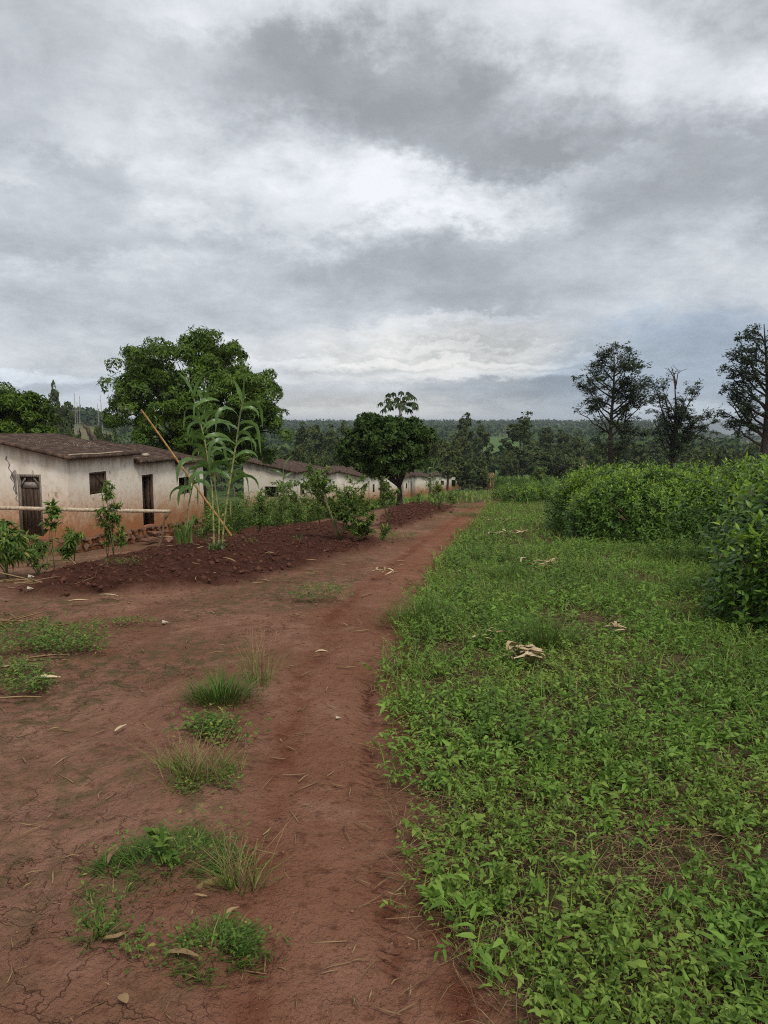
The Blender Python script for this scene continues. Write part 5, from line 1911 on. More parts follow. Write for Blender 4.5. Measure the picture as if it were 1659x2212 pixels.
# ------------------------------------------------------------------ tea bushes
def tea_bush(label, c, rx, ry, h, nshoot, ll, seed, detail=1, lit_new_frac=.9):
    rs = np.random.default_rng(seed)
    b = np.array([c[0], c[1], Hs(c[0], c[1])])
    root = thing('tea_bush', label, 'bush', b, 'tea bushes right of the path')
    d = unit(rs.normal(size=(nshoot, 3)))
    d[:, 2] = np.abs(d[:, 2])
    # superellipsoid: flat top, steep sides, lumpy
    az = np.arctan2(d[:, 1], d[:, 0])
    lump = 1 + .12 * np.sin(az * 3 + seed) + .09 * np.sin(az * 5 + 2 * seed) + .05 * rs.normal(size=nshoot)
    el = np.arcsin(d[:, 2])
    rxy = np.cos(el) ** .55 * lump
    zz = np.sin(el) ** .75
    rad = np.where(rs.uniform(size=nshoot) < .55, rs.uniform(.92, 1.02, nshoot), rs.uniform(.6, .95, nshoot))
    stray = np.where(rs.uniform(size=nshoot) < .05, rs.uniform(.05, .22, nshoot), 0) * (zz > .4)
    P = b + np.stack([np.cos(az) * rx * rxy * rad, np.sin(az) * ry * rxy * rad, .03 + h * zz * (.93 + .07 * rad) * (1 + .10 * np.sin(az * 4 + seed * 1.3))], 1)
    out = unit(np.stack([np.cos(az) * np.cos(el), np.sin(az) * np.cos(el), np.sin(el) + .55], 1))
    shoot = unit(out + rs.normal(0, .30, (nshoot, 3)))
    gs, gl, gn = Geo(), Geo(), Geo()
    for i in np.nonzero(stray)[0]:
        add_tube(gs, np.array([P[i] - shoot[i] * .05, P[i] + shoot[i] * stray[i]]), [.004, .002], 3)
    P = P + shoot * stray[:, None]
    for i in range(14):
        a = rs.uniform(0, 6.28)
        e = b + np.array([math.cos(a) * rx * .7, math.sin(a) * ry * .7, h * .7])
        add_tube(gs, np.array([b, b + (e - b) * .5 + UP * .1, e]), [.035, .022, .01], 5)
    k = 6
    rid = np.repeat(np.arange(nshoot), k)
    n = len(rid)
    pos = np.tile(np.arange(k), nshoot) / (k - 1.0)
    t1 = unit(np.cross(shoot, np.array([.3, .8, .52])))
    t2 = np.cross(shoot, t1)
    aa = np.tile(np.arange(k) * 2.4, nshoot) + rs.uniform(0, 6.28, nshoot)[rid]
    rd = np.cos(aa)[:, None] * t1[rid] + np.sin(aa)[:, None] * t2[rid]
    D = unit(rd * (1.1 - .55 * pos)[:, None] + shoot[rid] * (.25 + .7 * pos)[:, None])
    N = unit(shoot[rid] * 1.0 - rd * .3 + UP * .4)
    Q = P[rid] + shoot[rid] * (pos * ll * .9 - ll * .4)[:, None]
    L = ll * (1.1 - .35 * pos) * rs.uniform(.75, 1.15, n)
    new = (pos > .5) & (zz[rid] + .12 * np.sin(az * 7 + seed)[rid] > .60) & (rs.uniform(size=n) < lit_new_frac * 1.6) & (rad[rid] > .85)  # bright young leaves only high and outside, painting the top as lit
    for sel, gg in ((~new, gl), (new, gn)):
        add_leaves(gg, Q[sel], D[sel], N[sel], L[sel], L[sel] * .40, .22, .10, rs.uniform(0, 1, sel.sum()), detail)
    gs.build('stem', MT['brownstem'], root)['kind'] = 'stuff'
    gl.build('foliage', MT['tea'], root)
    gn.build('lit_young_foliage', MT['tea_lit_new'], root)


TEA = [
    ((4.85, 6.9), 1.55, 1.1, 1.40, 2600, .10, 'tall near tea bush cut by the right edge, with large glossy leaves', 2),
    ((3.30, 5.80), .55, .45, .80, 700, .095, 'small low tea bush in front of the tall near one at the right edge', 2),
    ((5.5, 9.3), 1.6, 1.3, 1.26, 2100, .09, 'tea bush behind the tall near one at the right edge', 1),
    ((4.80, 13.6), 1.6, 1.3, 1.12, 4200, .085, 'big bright green tea bush in the middle of the hedge', 1),
    ((4.60, 15.4), 1.2, 1.1, 1.18, 2400, .085, 'darker tea bush end standing nearest the path', 1),
    ((7.0, 13.0), 1.4, 1.3, 1.16, 2400, .085, 'tea bush between the big bright one and the right edge', 1),
    ((5.9, 16.4), 1.6, 1.3, 1.26, 1900, .09, 'tea bush behind the big bright one', 1),
    ((8.0, 16.8), 1.7, 1.4, 1.30, 1700, .09, 'tea bush farthest right behind the hedge', 1),
    ((5.75, 31.5), 1.0, 1.0, .66, 1000, .10, 'left small tea bush of the far pair beside the path', 1),
    ((7.3, 32.6), 1.35, 1.2, .78, 1300, .10, 'right larger tea bush of the far pair beside the path', 1),
    ((9.9, 31.5), 1.6, 1.3, .72, 1000, .10, 'tea bush linking the far pair to the hedge', 1),
]
for i, (c, rx, ry, h, ns, ll, lab, dt) in enumerate(TEA):
    tea_bush(lab, c, rx, ry, h, ns, ll, 300 + i, dt)


# ------------------------------------------------------------------ ground cover
def scatter_region(n, y0, y1, x_lo, x_hi, rs, power=1.0):
    y = y0 + (y1 - y0) * rs.uniform(size=n) ** power
    lo, hi = x_lo(y), x_hi(y)
    x = lo + (hi - lo) * rs.uniform(size=n)
    return x, y


def fan(y):
    return 0.58 * y + 1.3


def ground_cover():
    rs = np.random.default_rng(12)
    def density(x, y):
        d = x - verge_x(y) + .14 * fbm(x * 1.7, y * 1.7, 4)
        bare = fbm(x * .9 + 31, y * .9, 3)
        corner = (1 - sstep(2.1, 3.2, y)) * sstep(.45, 1.0, x)
        return sstep(-.10, .20, d) * (1 - .75 * sstep(.14, .45, bare + .30 * corner)) * (.62 + .5 * sstep(-.3, .3, fbm(x * 3.1, y * 3.1, 2)))
    for nm, lab, zones, lsize, mat in (
            ('ground_cover', 'low broad-leaved weeds carpeting the verge right of the path', [(1.35, 3.2, 5400, 2), (3.2, 6.0, 7200, 2), (6.0, 12.0, 10500, 1), (12, 27, 9600, 0)], 1.0, 'weed'),):
        g, g2 = Geo(), Geo()
        for (y0, y1, n, det) in zones:
            x, y = scatter_region(n, y0, y1, lambda q: verge_x(q) - .1, fan, rs)
            keep = rs.uniform(size=n) < density(x, y)
            x, y = x[keep], y[keep]
            m = len(x)
            base = np.stack([x, y, Hs(x, y)], 1)
            # creeping stem with pairs of leaves
            k = 8 if det else 5
            az = rs.uniform(0, 6.28, m)
            ln = rs.uniform(.03, .13, m) * (1 if det else 1.5)
            hh = rs.uniform(.02, .12, m) * (1 + .6 * sstep(.1, .5, fbm(x * .8, y * .8, 2)))
            rid = np.repeat(np.arange(m), k)
            pos = np.tile(np.linspace(.15, 1, k), m)
            P = base[rid] + np.stack([np.cos(az[rid]) * ln[rid] * pos, np.sin(az[rid]) * ln[rid] * pos, .01 + hh[rid] * pos], 1)
            la = az[rid] + np.tile(np.where(np.arange(k) % 2, 1.2, -1.2), m) * (1.1 - .6 * pos) + rs.normal(0, .45, m * k)
            D = np.stack([np.cos(la), np.sin(la), rs.normal(.35, .45, m * k)], 1)
            N = unit(np.tile(UP, (m * k, 1)) + rs.normal(0, .60, (m * k, 3)))
            sz = (.022 + .044 * rs.uniform(0, 1, m) ** 1.8)[rid] * rs.uniform(.6, 1.15, m * k) * (1 if det == 2 else 1.25 if det == 1 else 1.9)
            pt = np.clip(.5 + .55 * fbm(x * .7 + 4, y * .7, 3), 0, 1)
            second = ((fbm(x * .75 + 90, y * .75, 3) + rs.normal(0, .16, m)) > .10)[rid]
            wd = sz * rs.uniform(.22, .40, m)[rid]
            tt = np.clip(.45 * pt[rid] + .55 * rs.uniform(0, 1, m * k), 0, 1)
            q = ~second
            add_leaves(g, P[q], D[q], N[q], sz[q], wd[q], .34, .22, tt[q], det)
            q = second
            add_leaves(g2, P[q], D[q], N[q], sz[q] * .72, wd[q] * .95, .34, .22, tt[q], det)
        o = g.build(nm, MT[mat])
        tag(o, lab, 'weeds', kind='stuff')
        tag(g2.build('pale_ground_cover', MT['weed2']), 'paler yellow-green weeds in patches of the verge', 'weeds', kind='stuff')
    # tiny creeping leaves filling the gaps
    g = Geo()
    n = 16000
    x, y = scatter_region(n, 1.35, 6.5, lambda q: verge_x(q) - .05, fan, rs, 1.3)
    keep = rs.uniform(size=n) < sstep(0, .3, x - verge_x(y) + .1) * (.35 + .8 * sstep(-.2, .3, fbm(x * 1.9 + 70, y * 1.9, 3)))
    x, y = x[keep], y[keep]
    m = len(x)
    a = rs.uniform(0, 6.28, m)
    L = rs.uniform(.010, .026, m)
    add_leaves(g, np.stack([x, y, Hs(x, y) + rs.uniform(.008, .05, m)], 1), np.stack([np.cos(a), np.sin(a), rs.uniform(-.2, .7, m)], 1), np.tile(UP, (m, 1)) + rs.normal(0, .5, (m, 3)), L, L * .5, .2, .15, rs.uniform(0, .9, m), 1)
    tag(g.build('creeping_weeds', MT['weed']), 'tiny creeping leaves between the verge weeds', 'weeds', kind='stuff')
    # taller leafy stems and broad rosettes standing out of the carpet
    g = Geo()
    for (y0, y1, n, hmax, sc) in ((1.5, 3.4, 150, .17, .9), (3.4, 7, 520, .25, 1.0), (7, 14, 900, .32, 1.4)):
        x, y = scatter_region(n, y0, y1, lambda q: verge_x(q) + .15, fan, rs)
        keep = rs.uniform(size=n) < sstep(-.1, .3, fbm(x * .8 + 50, y * .8, 2))
        x, y = x[keep], y[keep]
        m = len(x)
        k = 14
        rid = np.repeat(np.arange(m), k)
        hh = rs.uniform(.4, 1, m) * hmax
        pos = np.tile(np.linspace(.1, 1, k), m)
        tilt = rs.normal(0, .25, (m, 2))
        P = np.stack([x, y, Hs(x, y)], 1)[rid] + np.stack([tilt[rid, 0] * hh[rid] * pos, tilt[rid, 1] * hh[rid] * pos, hh[rid] * pos], 1)
        a = np.tile(np.arange(k) * 2.4, m) + rs.uniform(0, 6.28, m)[rid]
        D = np.stack([np.cos(a), np.sin(a), rs.uniform(0, .8, m * k)], 1)
        L = sc * rs.uniform(.04, .075, m)[rid] * (1.15 - .6 * pos)
        add_leaves(g, P, D, np.tile(UP, (m * k, 1)) + rs.normal(0, .3, (m * k, 3)), L, L * rs.uniform(.35, .6, m)[rid], .35, .15, np.clip(rs.uniform(0, .95, m)[rid] * .6 + .4 * rs.uniform(0, 1, m * k), 0, 1), 2 if y0 < 5 else 1)
        for i in range(m):
            b = np.array([x[i], y[i], Hs(x[i], y[i])])
            add_tube(g, np.array([b, b + np.array([tilt[i, 0], tilt[i, 1], 1]) * hh[i]]), [.003, .0015], 3, tint=.3)
    tag(g.build('tall_weeds', MT['shrub']), 'taller leafy weed stems standing in the verge', 'weeds', kind='stuff')
    # grass blades in the verge
    g = Geo()
    for (y0, y1, n, w, l) in ((1.35, 4, 13000, .0042, .13), (4, 9, 22000, .006, .16), (9, 30, 26000, .013, .18), (30, 75, 9000, .05, .35)):
        x, y = scatter_region(n, y0, y1, (lambda q: verge_x(q) - .12) if y1 < 40 else (lambda q: path_x(q) - .28 * q), fan, rs)
        if y1 < 40:
            dn = density(x, y) * (.22 + .9 * sstep(-.05, .3, fbm(x * .6 + 8, y * .6, 3)) + .35 * sstep(5, 9, y) + .7 * (1 - sstep(.1, .5, x - verge_x(y))) * (y > 4))
        else:
            dn = np.ones(n)
        keep = rs.uniform(size=n) < dn
        x, y = x[keep], y[keep]
        m = len(x)
        P = np.stack([x, y, Hs(x, y)], 1)
        add_blades(g, P, rs.uniform(0, 6.28, m), l * rs.uniform(.5, 1.4, m), w * rs.uniform(.6, 1.3, m), rs.uniform(.1, 1.2, m), rs.uniform(0, 1, m) ** .9)
    tag(g.build('verge_grass', MT['grass']), 'wild grass growing through the verge and down the slope', 'grass', kind='stuff')
    # dry straw under the weeds
    g = Geo()
    for (y0, y1, n, r) in ((1.3, 3.4, 6500, .0013), (3.4, 9, 3600, .0019)):
        x, y = scatter_region(n, y0, y1, lambda q: verge_x(q) - .06, fan, rs)
        keep = rs.uniform(size=n) < .35 + .65 * sstep(-.1, .25, .35 * (1 - sstep(2.1, 3.2, y)) * sstep(.45, 1.0, x) + fbm(x * .9 + 31, y * .9, 3))
        x, y = x[keep], y[keep]
        for xx, yy in zip(x, y):
            L = rs.uniform(.06, .28)
            a = rs.uniform(0, 6.28)
            p = np.array([xx, yy, Hs(xx, yy) + .010])
            dv = np.array([math.cos(a), math.sin(a), rs.uniform(-.05, .22)])
            pts = np.array([p, p + dv * L * .5 + np.array([rs.normal(0, .01), rs.normal(0, .01), .012]), p + dv * L * np.array([1, 1, .6])])
            add_tube(g, pts, [r, r, r * .6], 3, tint=rs.uniform(0, 1))
    tag(g.build('verge_straw', MT['straw']), 'dead brown stalks lying under the verge weeds', 'straw', kind='stuff')


ground_cover()


# ------------------------------------------------------------------ tufts and weeds on the bare yard
def tuft(name, label, cat, px, py, r, kind, n, L, seed, tall=1.0):
    rs = np.random.default_rng(seed)
    b = G(px, py)
    root = thing(name, label, cat, b, 'tufts on the bare earth')
    nc = 1 if kind == 'grass' else 9
    ca, cr_ = rs.uniform(0, 6.28, nc), r * np.sqrt(rs.uniform(0, .9 if nc > 1 else .01, nc))
    cs = r * (rs.uniform(.10, .42, nc) if kind != 'grass' else np.array([.42]))
    ci = rs.choice(nc, n, p=cs / cs.sum())
    dx = np.cos(ca[ci]) * cr_[ci] + rs.normal(0, 1, n) * cs[ci]
    dy = (np.sin(ca[ci]) * cr_[ci] + rs.normal(0, 1, n) * cs[ci]) * .8
    rr, an = np.minimum(np.hypot(dx, dy), 1.6 * r), np.arctan2(dy, dx)
    x, y = b[0] + dx, b[1] + dy
    z = Hs(x, y) + .02
    P = np.stack([x, y, z], 1)
    if kind in ('grass', 'mix'):
        g = Geo()
        az = an + rs.normal(0, 1.2 if kind == 'mix' else .9, n)
        add_blades(g, P, az, L * rs.uniform(.4, 1.25, n) * (1.15 - .5 * rr / r), rs.uniform(.003, .006, n), .15 + .9 * rr / r + rs.uniform(0, 1.6 if kind == 'mix' else .4, n), rs.uniform(0, 1, n))
        g.build('blades', MT['tuft'], root)
    if kind in ('weed', 'mix'):
        g = Geo()
        m = n if kind == 'weed' else n // 14
        k = 6 if kind == 'weed' else 4
        Q = np.repeat(P[:m], k, 0)
        h = rs.uniform(.01, L, m * k)
        a2 = rs.uniform(0, 6.28, m * k)
        Q = Q + np.stack([np.cos(a2) * .02, np.sin(a2) * .02, h], 1)
        D = np.stack([np.cos(a2), np.sin(a2), rs.uniform(-.1, .9, m * k)], 1)
        sz = rs.uniform(.014, .034, m * k) * (.8 if b[1] < 3.4 else 1.15)
        add_leaves(g, Q, D, np.tile(UP, (m * k, 1)) + rs.normal(0, .4, (m * k, 3)), sz, sz * .42, .25, .12, rs.uniform(0, 1, m * k), 1)
        g.build('leaves', MT['shrub'], root)
    if kind == 'dry':
        g = Geo()
        az = an + rs.normal(0, .9, n)
        add_blades(g, P, az, L * rs.uniform(.4, 1.25, n), rs.uniform(.002, .004, n), .2 + .8 * rr / r, rs.uniform(0, 1, n))
        g.build('blades', MT['grass'], root)
        m = n // 3
        g = Geo()
        for i in range(m):
            p = P[i]
            d = np.array([rs.normal(0, .35), rs.normal(0, .35), 1])
            add_tube(g, np.array([p, p + d * L * .6, p + d * L * rs.uniform(.9, 1.3) + np.array([d[0] * .04, d[1] * .04, -.01])]), [.0012, .0011, .0009], 3, tint=rs.uniform(.3, 1))
        g.build('seed_stalks', MT['straw'], root)
    return root


TF = [
    ('grass_tuft', 'dense green grass tuft on the bare yard left of the path', 475, 1525, .20, 'grass', 620, .22, 1),
    ('grass_tuft', 'thin tall seeding grass right behind the dense green tuft', 560, 1490, .10, 'dry', 80, .30, 2),
    ('weed_patch', 'small round-leaved weed just below the dense green tuft', 475, 1590, .19, 'weed', 150, .10, 3),
    ('grass_tuft', 'dry brownish seeding tuft in the middle of the yard', 425, 1690, .14, 'dry', 300, .15, 4),
    ('weed_patch', 'low leaves at the foot of the dry brownish tuft', 450, 1700, .14, 'weed', 90, .05, 5),
    ('grass_mound', 'large weedy mound of grass nearest the camera', 350, 1890, .20, 'mix', 1300, .13, 6),
    ('grass_tuft', 'sprawling dry grass on the right of the large mound', 520, 1940, .05, 'dry', 90, .17, 7),
    ('grass_tuft', 'low bright grass at the lower right of the large mound', 460, 2075, .12, 'mix', 520, .10, 8),
    ('weed_patch', 'leafy weeds below the large mound', 355, 2085, .11, 'weed', 40, .06, 9),
    ('grass_tuft', 'short green blades at the lower left of the large mound', 200, 2040, .08, 'mix', 150, .10, 10),
    ('grass_tuft', 'grass strip joining the large mound to its lower left clump', 260, 1970, .12, 'mix', 260, .09, 11),
    ('weed_patch', 'wide leafy weed patch at the left edge of the yard', 75, 1400, .55, 'weed', 420, .10, 12),
    ('weed_patch', 'bright leafy tip of the wide weed patch on the left', 130, 1408, .25, 'weed', 200, .09, 13),
    ('weed_patch', 'round green weed at the left edge, below the wide patch', 15, 1465, .20, 'weed', 140, .08, 14),
    ('weed_patch', 'little yellowish weed alone near the left edge', 55, 1500, .13, 'weed', 80, .09, 15),
    ('weed_patch', 'small sprawling weed beside the path in the middle distance', 688, 1295, .30, 'weed', 110, .14, 16),
    ('weed_patch', 'tiny weed in the middle of the far yard', 275, 1348, .16, 'weed', 40, .03, 17),
    ('grass_tuft', 'upright dark grass clump at the verge edge', 905, 1350, .35, 'grass', 420, .30, 18),
    ('grass_tuft', 'tall light grass clump behind the big heap of husks', 1180, 1400, .22, 'grass', 260, .38, 19),
    ('grass_tuft', 'low yellowish grass patch between the far tilled soil and the path', 1000, 1116, .9, 'mix', 700, .22, 21),
    ('grass_tuft', 'small grass patch at the left lip of the path near its end', 1028, 1098, .7, 'mix', 420, .22, 22),
    ('weed_patch', 'weedy strip along the bank corner where the yard meets the path', 850, 1165, .5, 'weed', 120, .12, 23),
    ('weed_patch', 'tiny seedling on the tilled soil left of the big leafy bush', 640, 1178, .10, 'weed', 14, .10, 24),
    ('weed_patch', 'tiny seedling on the front slope of the tilled bank', 265, 1232, .22, 'weed', 40, .09, 25),
    ('weed_patch', 'tiny seedling on the tilled soil right of the cane clump', 540, 1185, .10, 'weed', 14, .09, 26),
    ('grass_tuft', 'leafy tuft of grass before the second heap of husks', 1090, 1255, .45, 'grass', 320, .30, 20),
]
for (nm, lab, px, py, r, kd, n, L, sd) in TF:
    tuft(nm, lab, 'grass' if 'grass' in nm else 'weeds', px, py, r, kd, n, L, 700 + sd)
# broad-leaved seedling in the mound
b = G(368, 1890)
shrub('seedling', 'broad-leaved bluish seedling growing in the large grass mound', 'seedling', b + UP * .03, .16, .05, 2, 40, .06, .028, seed=61, detail=2, sr=.003, droop=.3)

# ------------------------------------------------------------------ litter
def husk_curl(g, p, L, W, az, curl, rs, tint, lift=.02):
    n = 8
    h = np.array([math.cos(az), math.sin(az), 0])
    s = np.array([-math.sin(az), math.cos(az), 0])
    V = []
    for i in range(n):
        t = i / (n - 1)
        c = p + h * L * (t - .5) + s * curl * L * math.sin(t * 3.0) + UP * (lift + .35 * abs(curl) * L * math.sin(t * 3.1) * rs.uniform(.5, 1))
        w = W * math.sin(min(1, t * 2.2 + .15) * 1.57) * (1 - max(0, t - .6) * 1.9) + .003
        V += [c - s * w / 2 + UP * w * .35, c, c + s * w / 2 + UP * w * .35]
    F = []
    for i in range(n - 1):
        for j in range(2):
            a = i * 3 + j
            F.append((a, a + 1, a + 4, a + 3))
    g.add(V, F, tint)


def husk_heap(label, px, py, r, n, L, W, seed):
    rs = np.random.default_rng(seed)
    b = G(px, py)
    root = thing('husk_heap', label, 'husks', b)
    for i in range(n):
        g = Geo()
        a, q = rs.uniform(0, 6.28), r * math.sqrt(rs.uniform())
        p = b + np.array([math.cos(a) * q, math.sin(a) * q * .6, .05 + rs.uniform(0, .05)])
        husk_curl(g, p, L * rs.uniform(.5, 1.2), W * rs.uniform(.35, 1.2), rs.normal(0.1, .6) + (3.14 if rs.uniform() < .5 else 0), rs.uniform(-.6, .6), rs, rs.uniform(0, 1))
        g.build('husk', MT['husk'], root)


husk_heap('big heap of pale maize husks lying in the verge weeds', 1138, 1438, .09, 24, .15, .055, 1)
husk_heap('small pale husk bundle in the weeds toward the right', 1342, 1382, .07, 7, .13, .03, 2)
husk_heap('scraps of pale husk left of the big heap', 1045, 1395, .16, 7, .08, .025, 3)
husk_heap('pale husk heap below the dark tea hedge end', 1172, 1232, .20, 14, .16, .045, 4)
husk_heap('brownish husk heap on the verge beside the distant path', 1100, 1162, .42, 22, .26, .05, 5)
husk_heap('scattered dry husks on the verge near the path edge', 1075, 1132, .4, 10, .2, .04, 6)
husk_heap('husk scraps before the far tea bushes', 1085, 1085, .6, 10, .3, .05, 7)
husk_heap('tiny pile of dry husk shreds in the middle of the path', 828, 1252, .10, 7, .16, .03, 8)

def stalk_pile(label, px, py, r, n, L, seed):
    rs = np.random.default_rng(seed)
    b = G(px, py)
    root = thing('stalk_pile', label, 'dry stalks', b)
    for i in range(n):
        g = Geo()
        a = rs.normal(.3, .7)
        p = b + np.array([rs.normal(0, r), rs.normal(0, r * .4), .02 + rs.uniform(0, .05)])
        dv = np.array([math.cos(a), math.sin(a), rs.normal(0, .12)])
        l = L * rs.uniform(.5, 1.2)
        add_tube(g, np.array([p - dv * l / 2, p + rs.normal(0, .012, 3), p + dv * l / 2]), [.006, .007, .004], 5, tint=rs.uniform(0, 1))
        g.build('stalk', MT['straw'], root)


stalk_pile('loose pile of dry stalks at the left tip of the tilled bank', 45, 1270, .28, 16, .40, 1)
stalk_pile('dry stalks lying above the wide weed patch at the left edge', 35, 1352, .22, 12, .45, 2)
stalk_pile('few dry stalks under the low shrub on the bank', 165, 1222, .25, 9, .35, 3)

# single pieces
def curl_thing(nm, label, px, py, L, W, az, curl, seed, mat=None, z=.012):
    mat = mat or ('straw' if nm == 'dry_husk' or nm == 'dry_leaf' or nm == 'dry_stick' else 'husk')
    b = G(px, py)
    rs = np.random.default_rng(seed)
    g = Geo()
    husk_curl(g, b + UP * z, L, W, az, curl, rs, rs.uniform(.2, .9))
    o = g.build(nm, MT[mat], origin=b)
    o.location = b
    tag(o, label, nm.split('_')[-1])


curl_thing('dry_husk', 'curled pale husk strip left below the large mound', 250, 2045, .08, .016, .5, -.3, 1, z=.02)
curl_thing('dry_husk', 'long brown husk lying below the leafy weeds near the camera', 392, 2098, .11, .018, -.15, .08, 2, z=.03)
curl_thing('dry_husk', 'upright dry husk strip on the left side of the large mound', 247, 1888, .09, .013, 1.5, .1, 3, z=.05)
curl_thing('dry_husk', 'short tan husk piece right below the grass mound', 425, 1968, .07, .014, .1, .02, 4, z=.03)
curl_thing('dry_husk', 'dry leaf sheath at the base of the sprawling grass', 505, 2005, .07, .014, 1.1, .2, 5, z=.03)
curl_thing('dry_leaf', 'pale dead leaf alone near the bottom left', 270, 2180, .04, .024, 2.2, .1, 6)
curl_thing('wood_chip', 'pale split stick lying in the middle of the yard', 262, 1585, .09, .018, 1.2, .02, 7)
curl_thing('wood_chip', 'pale flat chip on the path beside the verge', 695, 1418, .09, .035, .1, .02, 8)
curl_thing('dry_husk', 'reddish dry leaf beside the round-leaved weed', 438, 1586, .07, .03, 2.2, .2, 9)
curl_thing('dry_stick', 'long dry stick slanting at the left edge of the yard', 30, 1520, .30, .016, .15, .02, 10)
curl_thing('dry_stick', 'brown stick lying below the wide weed patch', 95, 1430, .32, .03, .4, .02, 11)
curl_thing('wood_chip', 'pale husk chip at the left below the wide patch', 40, 1452, .26, .04, .1, .02, 12)
curl_thing('wood_chip', 'torn pale husk near the round weed on the left', 95, 1482, .20, .07, .6, .05, 13)
curl_thing('wood_chip', 'pale chip lying on the tilled soil by the prop stick', 358, 1164, .5, .09, 0, .02, 14, z=.03)
curl_thing('dry_stick', 'straight pale stick on the front of the tilled bank', 495, 1227, .36, .03, -.9, .02, 15, z=.03)
curl_thing('wood_chip', 'pale chip on the far yard below the bank', 235, 1293, .20, .03, -.2, .02, 16)
curl_thing('wood_chip', 'small pale chip on the far yard left of the other', 170, 1305, .18, .03, .2, .02, 17)
for (px, py, s, lab) in ((63, 1282, .035, 'small cream round fruit lowest at the left tip of the bank'), (65, 1252, .045, 'cream round fruit on the left tip of the bank'), (354, 1348, .03, 'pale oblong pebble on the far yard'), (728, 1553, .016, 'little pale pebble in the path rut')):
    b = G(px, py)
    o = bpy.data.objects.new('pebble', ROCKS[3].copy())
    o.data.materials.clear()
    o.data.materials.append(MT['pale'])
    COL.objects.link(o)
    o.location = b + UP * s * .5
    o.scale = (s * 1.4, s, s)
    tag(o, lab, 'pebble')

# bare maize cob by the mound
b = G(455, 1935)
g = Geo()
dv = np.array([.8, .6, 0])
add_tube(g, np.array([b + UP * .045 + dv * s for s in np.linspace(-.055, .055, 9)]), [.006, .013, .016, .017, .017, .016, .014, .011, .005], 9)
o = g.build('maize_cob', MT['cob'], origin=b, smooth=True)
o.location = b
tag(o, 'brown stripped maize cob beside the large grass mound', 'maize cob')


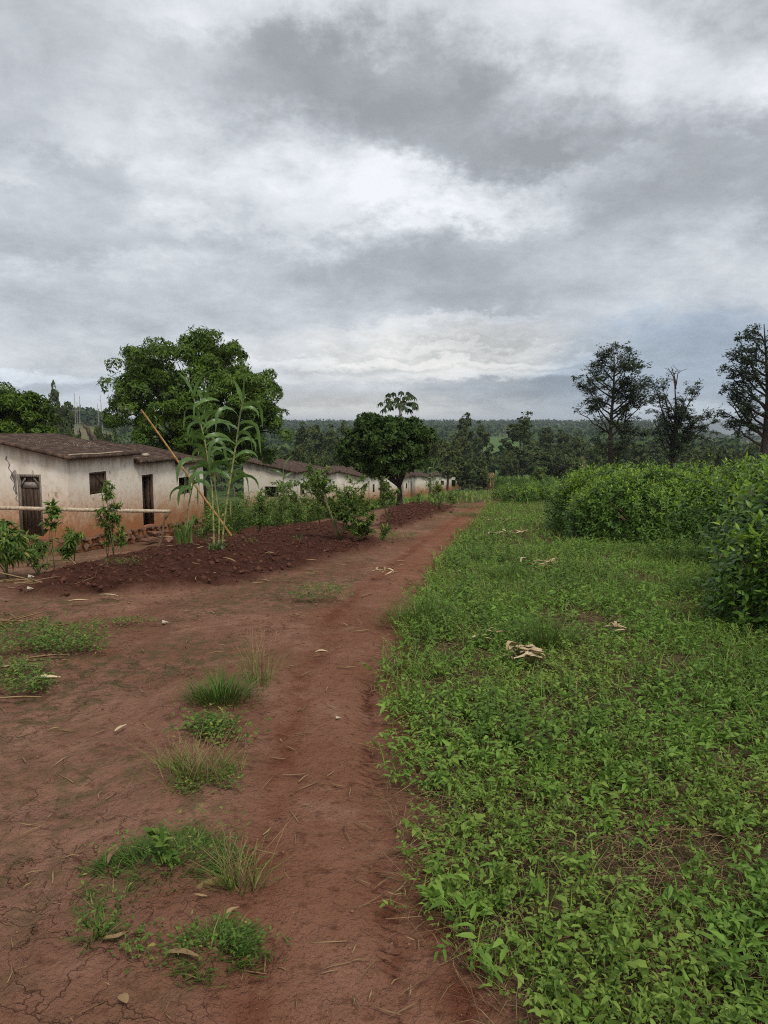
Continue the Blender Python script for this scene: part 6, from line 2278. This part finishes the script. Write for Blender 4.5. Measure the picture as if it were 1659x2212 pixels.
def litter_and_clods():
    rs = np.random.default_rng(99)
    g = Geo()
    n = 260
    k = 0
    while k < n:
        px, py = rs.uniform(0, 1000), 1180 + 1030 * rs.uniform() ** 1.25
        b = G0(px, py)
        if b[0] > verge_x(b[1]) + .05:
            continue
        k += 1
        L = rs.uniform(.02, .11) * (1 + .06 * b[1])
        r = .0011 + .00045 * b[1]
        a = rs.uniform(0, 6.28)
        b[2] = Hs(b[0], b[1]) + .012 + (.05 if float(bed_mask(b[:1], b[1:2])[0]) > .4 else 0)
        dv = np.array([math.cos(a), math.sin(a), rs.uniform(-.05, .05)])
        add_tube(g, np.array([b, b + dv * L * .5 + rs.normal(0, .004, 3), b + dv * L]), [r, r * rs.uniform(.8, 1.6), r * .6], 4, tint=rs.uniform(0, 1))
    tag(g.build('straw_litter', MT['straw']), 'bits of straw scattered over the bare red yard', 'straw', kind='stuff')
    g = Geo()
    n = 3200
    y = 1.3 + 9 * rs.uniform(size=n) ** 1.5
    x = -.56 * y - .3 + (verge_x(y) + .56 * y + .3) * rs.uniform(size=n)
    ok = bed_mask(x, y) < .3
    x, y = x[ok], y[ok]
    s_ = (np.abs(rs.normal(0, .0017, len(x))) + .0008) * (1 + .22 * y)
    oc = np.array([(1, 0, 0), (-1, 0, 0), (0, 1, 0), (0, -1, 0), (0, 0, .8), (0, 0, -.6)])
    V = np.stack([x, y, Hs(x, y) + .006], 1)[:, None, :] + oc[None] * s_[:, None, None] * rs.uniform(.6, 1.3, (len(x), 6, 1))
    F = np.array([(0, 2, 4), (2, 1, 4), (1, 3, 4), (3, 0, 4), (2, 0, 5), (1, 2, 5), (3, 1, 5), (0, 3, 5)])
    g.add(V.reshape(-1, 3), (np.arange(len(x))[:, None, None] * 6 + F[None]).reshape(-1, 3), np.repeat(rs.uniform(0, 1, len(x)), 6))
    tag(g.build('soil_crumbs', MT['crumb']), 'small crumbs of red earth strewn over the yard and path', 'soil', kind='stuff')
    # soil clods on the tilled beds
    g = Geo()
    for bed, n in ((BED1, 8000), (BED2, 2600)):
        x = rs.uniform(bed[:, 0].min() - .3, bed[:, 0].max() + .3, n)
        y = rs.uniform(bed[:, 1].min() - .3, bed[:, 1].max() + .3, n)
        m = bed_mask(x, y)
        ok = rs.uniform(size=n) < m
        x, y = x[ok], y[ok]
        z = Hs(x, y)
        s = np.abs(rs.normal(0, .018, len(x))) + .008
        oc = np.array([(1, 0, 0), (-1, 0, 0), (0, 1, 0), (0, -1, 0), (0, 0, .8), (0, 0, -.6)])
        V = np.stack([x, y, z + .02], 1)[:, None, :] + oc[None] * s[:, None, None] * rs.uniform(.6, 1.3, (len(x), 6, 1)) + rs.normal(0, .006, (len(x), 6, 3))
        F = np.array([(0, 2, 4), (2, 1, 4), (1, 3, 4), (3, 0, 4), (2, 0, 5), (1, 2, 5), (3, 1, 5), (0, 3, 5)])
        FF = (np.arange(len(x))[:, None, None] * 6 + F[None]).reshape(-1, 3)
        g.add(V.reshape(-1, 3), FF, np.repeat(rs.uniform(0, 1, len(x)), 6))
    tag(g.build('soil_clods', MT['clod']), 'loose dark red clods covering the tilled soil', 'soil', kind='stuff')
    # undergrowth before the houses
    g = Geo()
    n = 9000
    y = 17.0 + 29 * rs.uniform(size=n) ** 1.5
    lo, hi = -7.6 + .17 * (y - 20), np.minimum(path_x(y) - 1.2, -.35 * (44 - y) * .62 + 1.0)
    lo = np.where(y < 29, np.maximum(lo, -.245 * y), np.where(y < 41, -11.0, lo))
    x = lo + np.maximum(hi - lo, .2) * rs.uniform(size=n)
    ok = bed_mask(x, y) < .2
    x, y = x[ok], y[ok]
    P = np.stack([x, y, Hs(x, y)], 1)
    k = 12
    rid = np.repeat(np.arange(len(x)), k)
    m = len(rid)
    hh = rs.uniform(.3, 1.45, len(x)) * (.6 + .4 * sstep(17, 20, y)) * (1 - .62 * sstep(24, 30, y) * sstep(-.14, -.06, x / y)) * np.clip(.8 + .6 * fbm(x * .8, y * .8, 2), .35, 1.4)
    Q = P[rid] + np.stack([rs.normal(0, .10, m), rs.normal(0, .10, m), hh[rid] * rs.uniform(.05, 1, m)], 1)
    a = rs.uniform(0, 6.28, m)
    D = np.stack([np.cos(a), np.sin(a), rs.uniform(-.2, .9, m)], 1)
    add_leaves(g, Q, D, np.tile(UP, (m, 1)) + rs.normal(0, .4, (m, 3)), rs.uniform(.08, .17, m), rs.uniform(.03, .05, m), .35, .1, rs.uniform(0, 1, m), 0)
    add_blades(g, P, rs.uniform(0, 6.28, len(P)), rs.uniform(.3, .8, len(P)), .016, rs.uniform(.1, .7, len(P)), rs.uniform(0, 1, len(P)))
    tag(g.build('undergrowth', MT['shrub']), 'tangled green undergrowth in front of the house row', 'undergrowth', kind='stuff')
    # maize plots at the end of the path
    for nm, lab, a0, a1, y0, y1, nn, mat, h in (('dry_maize', 'patch of tan dried maize beside the farthest house', .118, .150, 92, 125, 260, 'drymaize', 1.9), ('green_maize', 'green maize plot behind the end of the path', .148, .232, 88, 140, 520, 'shrub', 1.5),
                                               ):
        g = Geo()
        y = rs.uniform(y0, y1, nn)
        x = rs.uniform(a0, a1, nn) * y
        P = np.stack([x, y, Hs(x, y)], 1)
        k = 9
        rid = np.repeat(np.arange(nn), k)
        m = nn * k
        Q = P[rid] + np.stack([np.zeros(m), np.zeros(m), np.tile(np.linspace(.15, .95, k), nn) * h], 1)
        add_blades(g, Q, rs.uniform(0, 6.28, m), rs.uniform(.5, .9, m), .10, rs.uniform(.3, 1.0, m), rs.uniform(0, .9, m), .6)
        add_blades(g, P, rs.uniform(0, 6.28, nn), np.full(nn, h), .06, rs.uniform(0, .1, nn), rs.uniform(0, .9, nn), .05)
        tag(g.build(nm, MT[mat]), lab, 'maize', kind='stuff')


litter_and_clods()


# ------------------------------------------------------------------ haze
def haze():
    g = Geo()
    x, y0, y1, z0, z1 = 13000, -200, 14000, -140, 88
    g.add(*box8([(-x, y0, z0), (x, y0, z0), (x, y1, z0), (-x, y1, z0), (-x, y0, z1), (x, y0, z1), (x, y1, z1), (-x, y1, z1)]))
    m = bpy.data.materials.new('haze_air')
    m.use_nodes = True
    nt = m.node_tree
    nt.nodes.clear()
    out = nt.nodes.new('ShaderNodeOutputMaterial')
    v = nt.nodes.new('ShaderNodeVolumePrincipled')
    v.inputs['Color'].default_value = (0.80, 0.88, 0.97, 1)
    v.inputs['Density'].default_value = 0.00019
    nt.links.new(v.outputs[0], out.inputs['Volume'])
    tag(g.build('haze', m), 'thin bluish haze over the valley', 'haze', kind='stuff')


haze()

for o in bpy.data.objects:
    if '_o' in o:
        del o['_o']
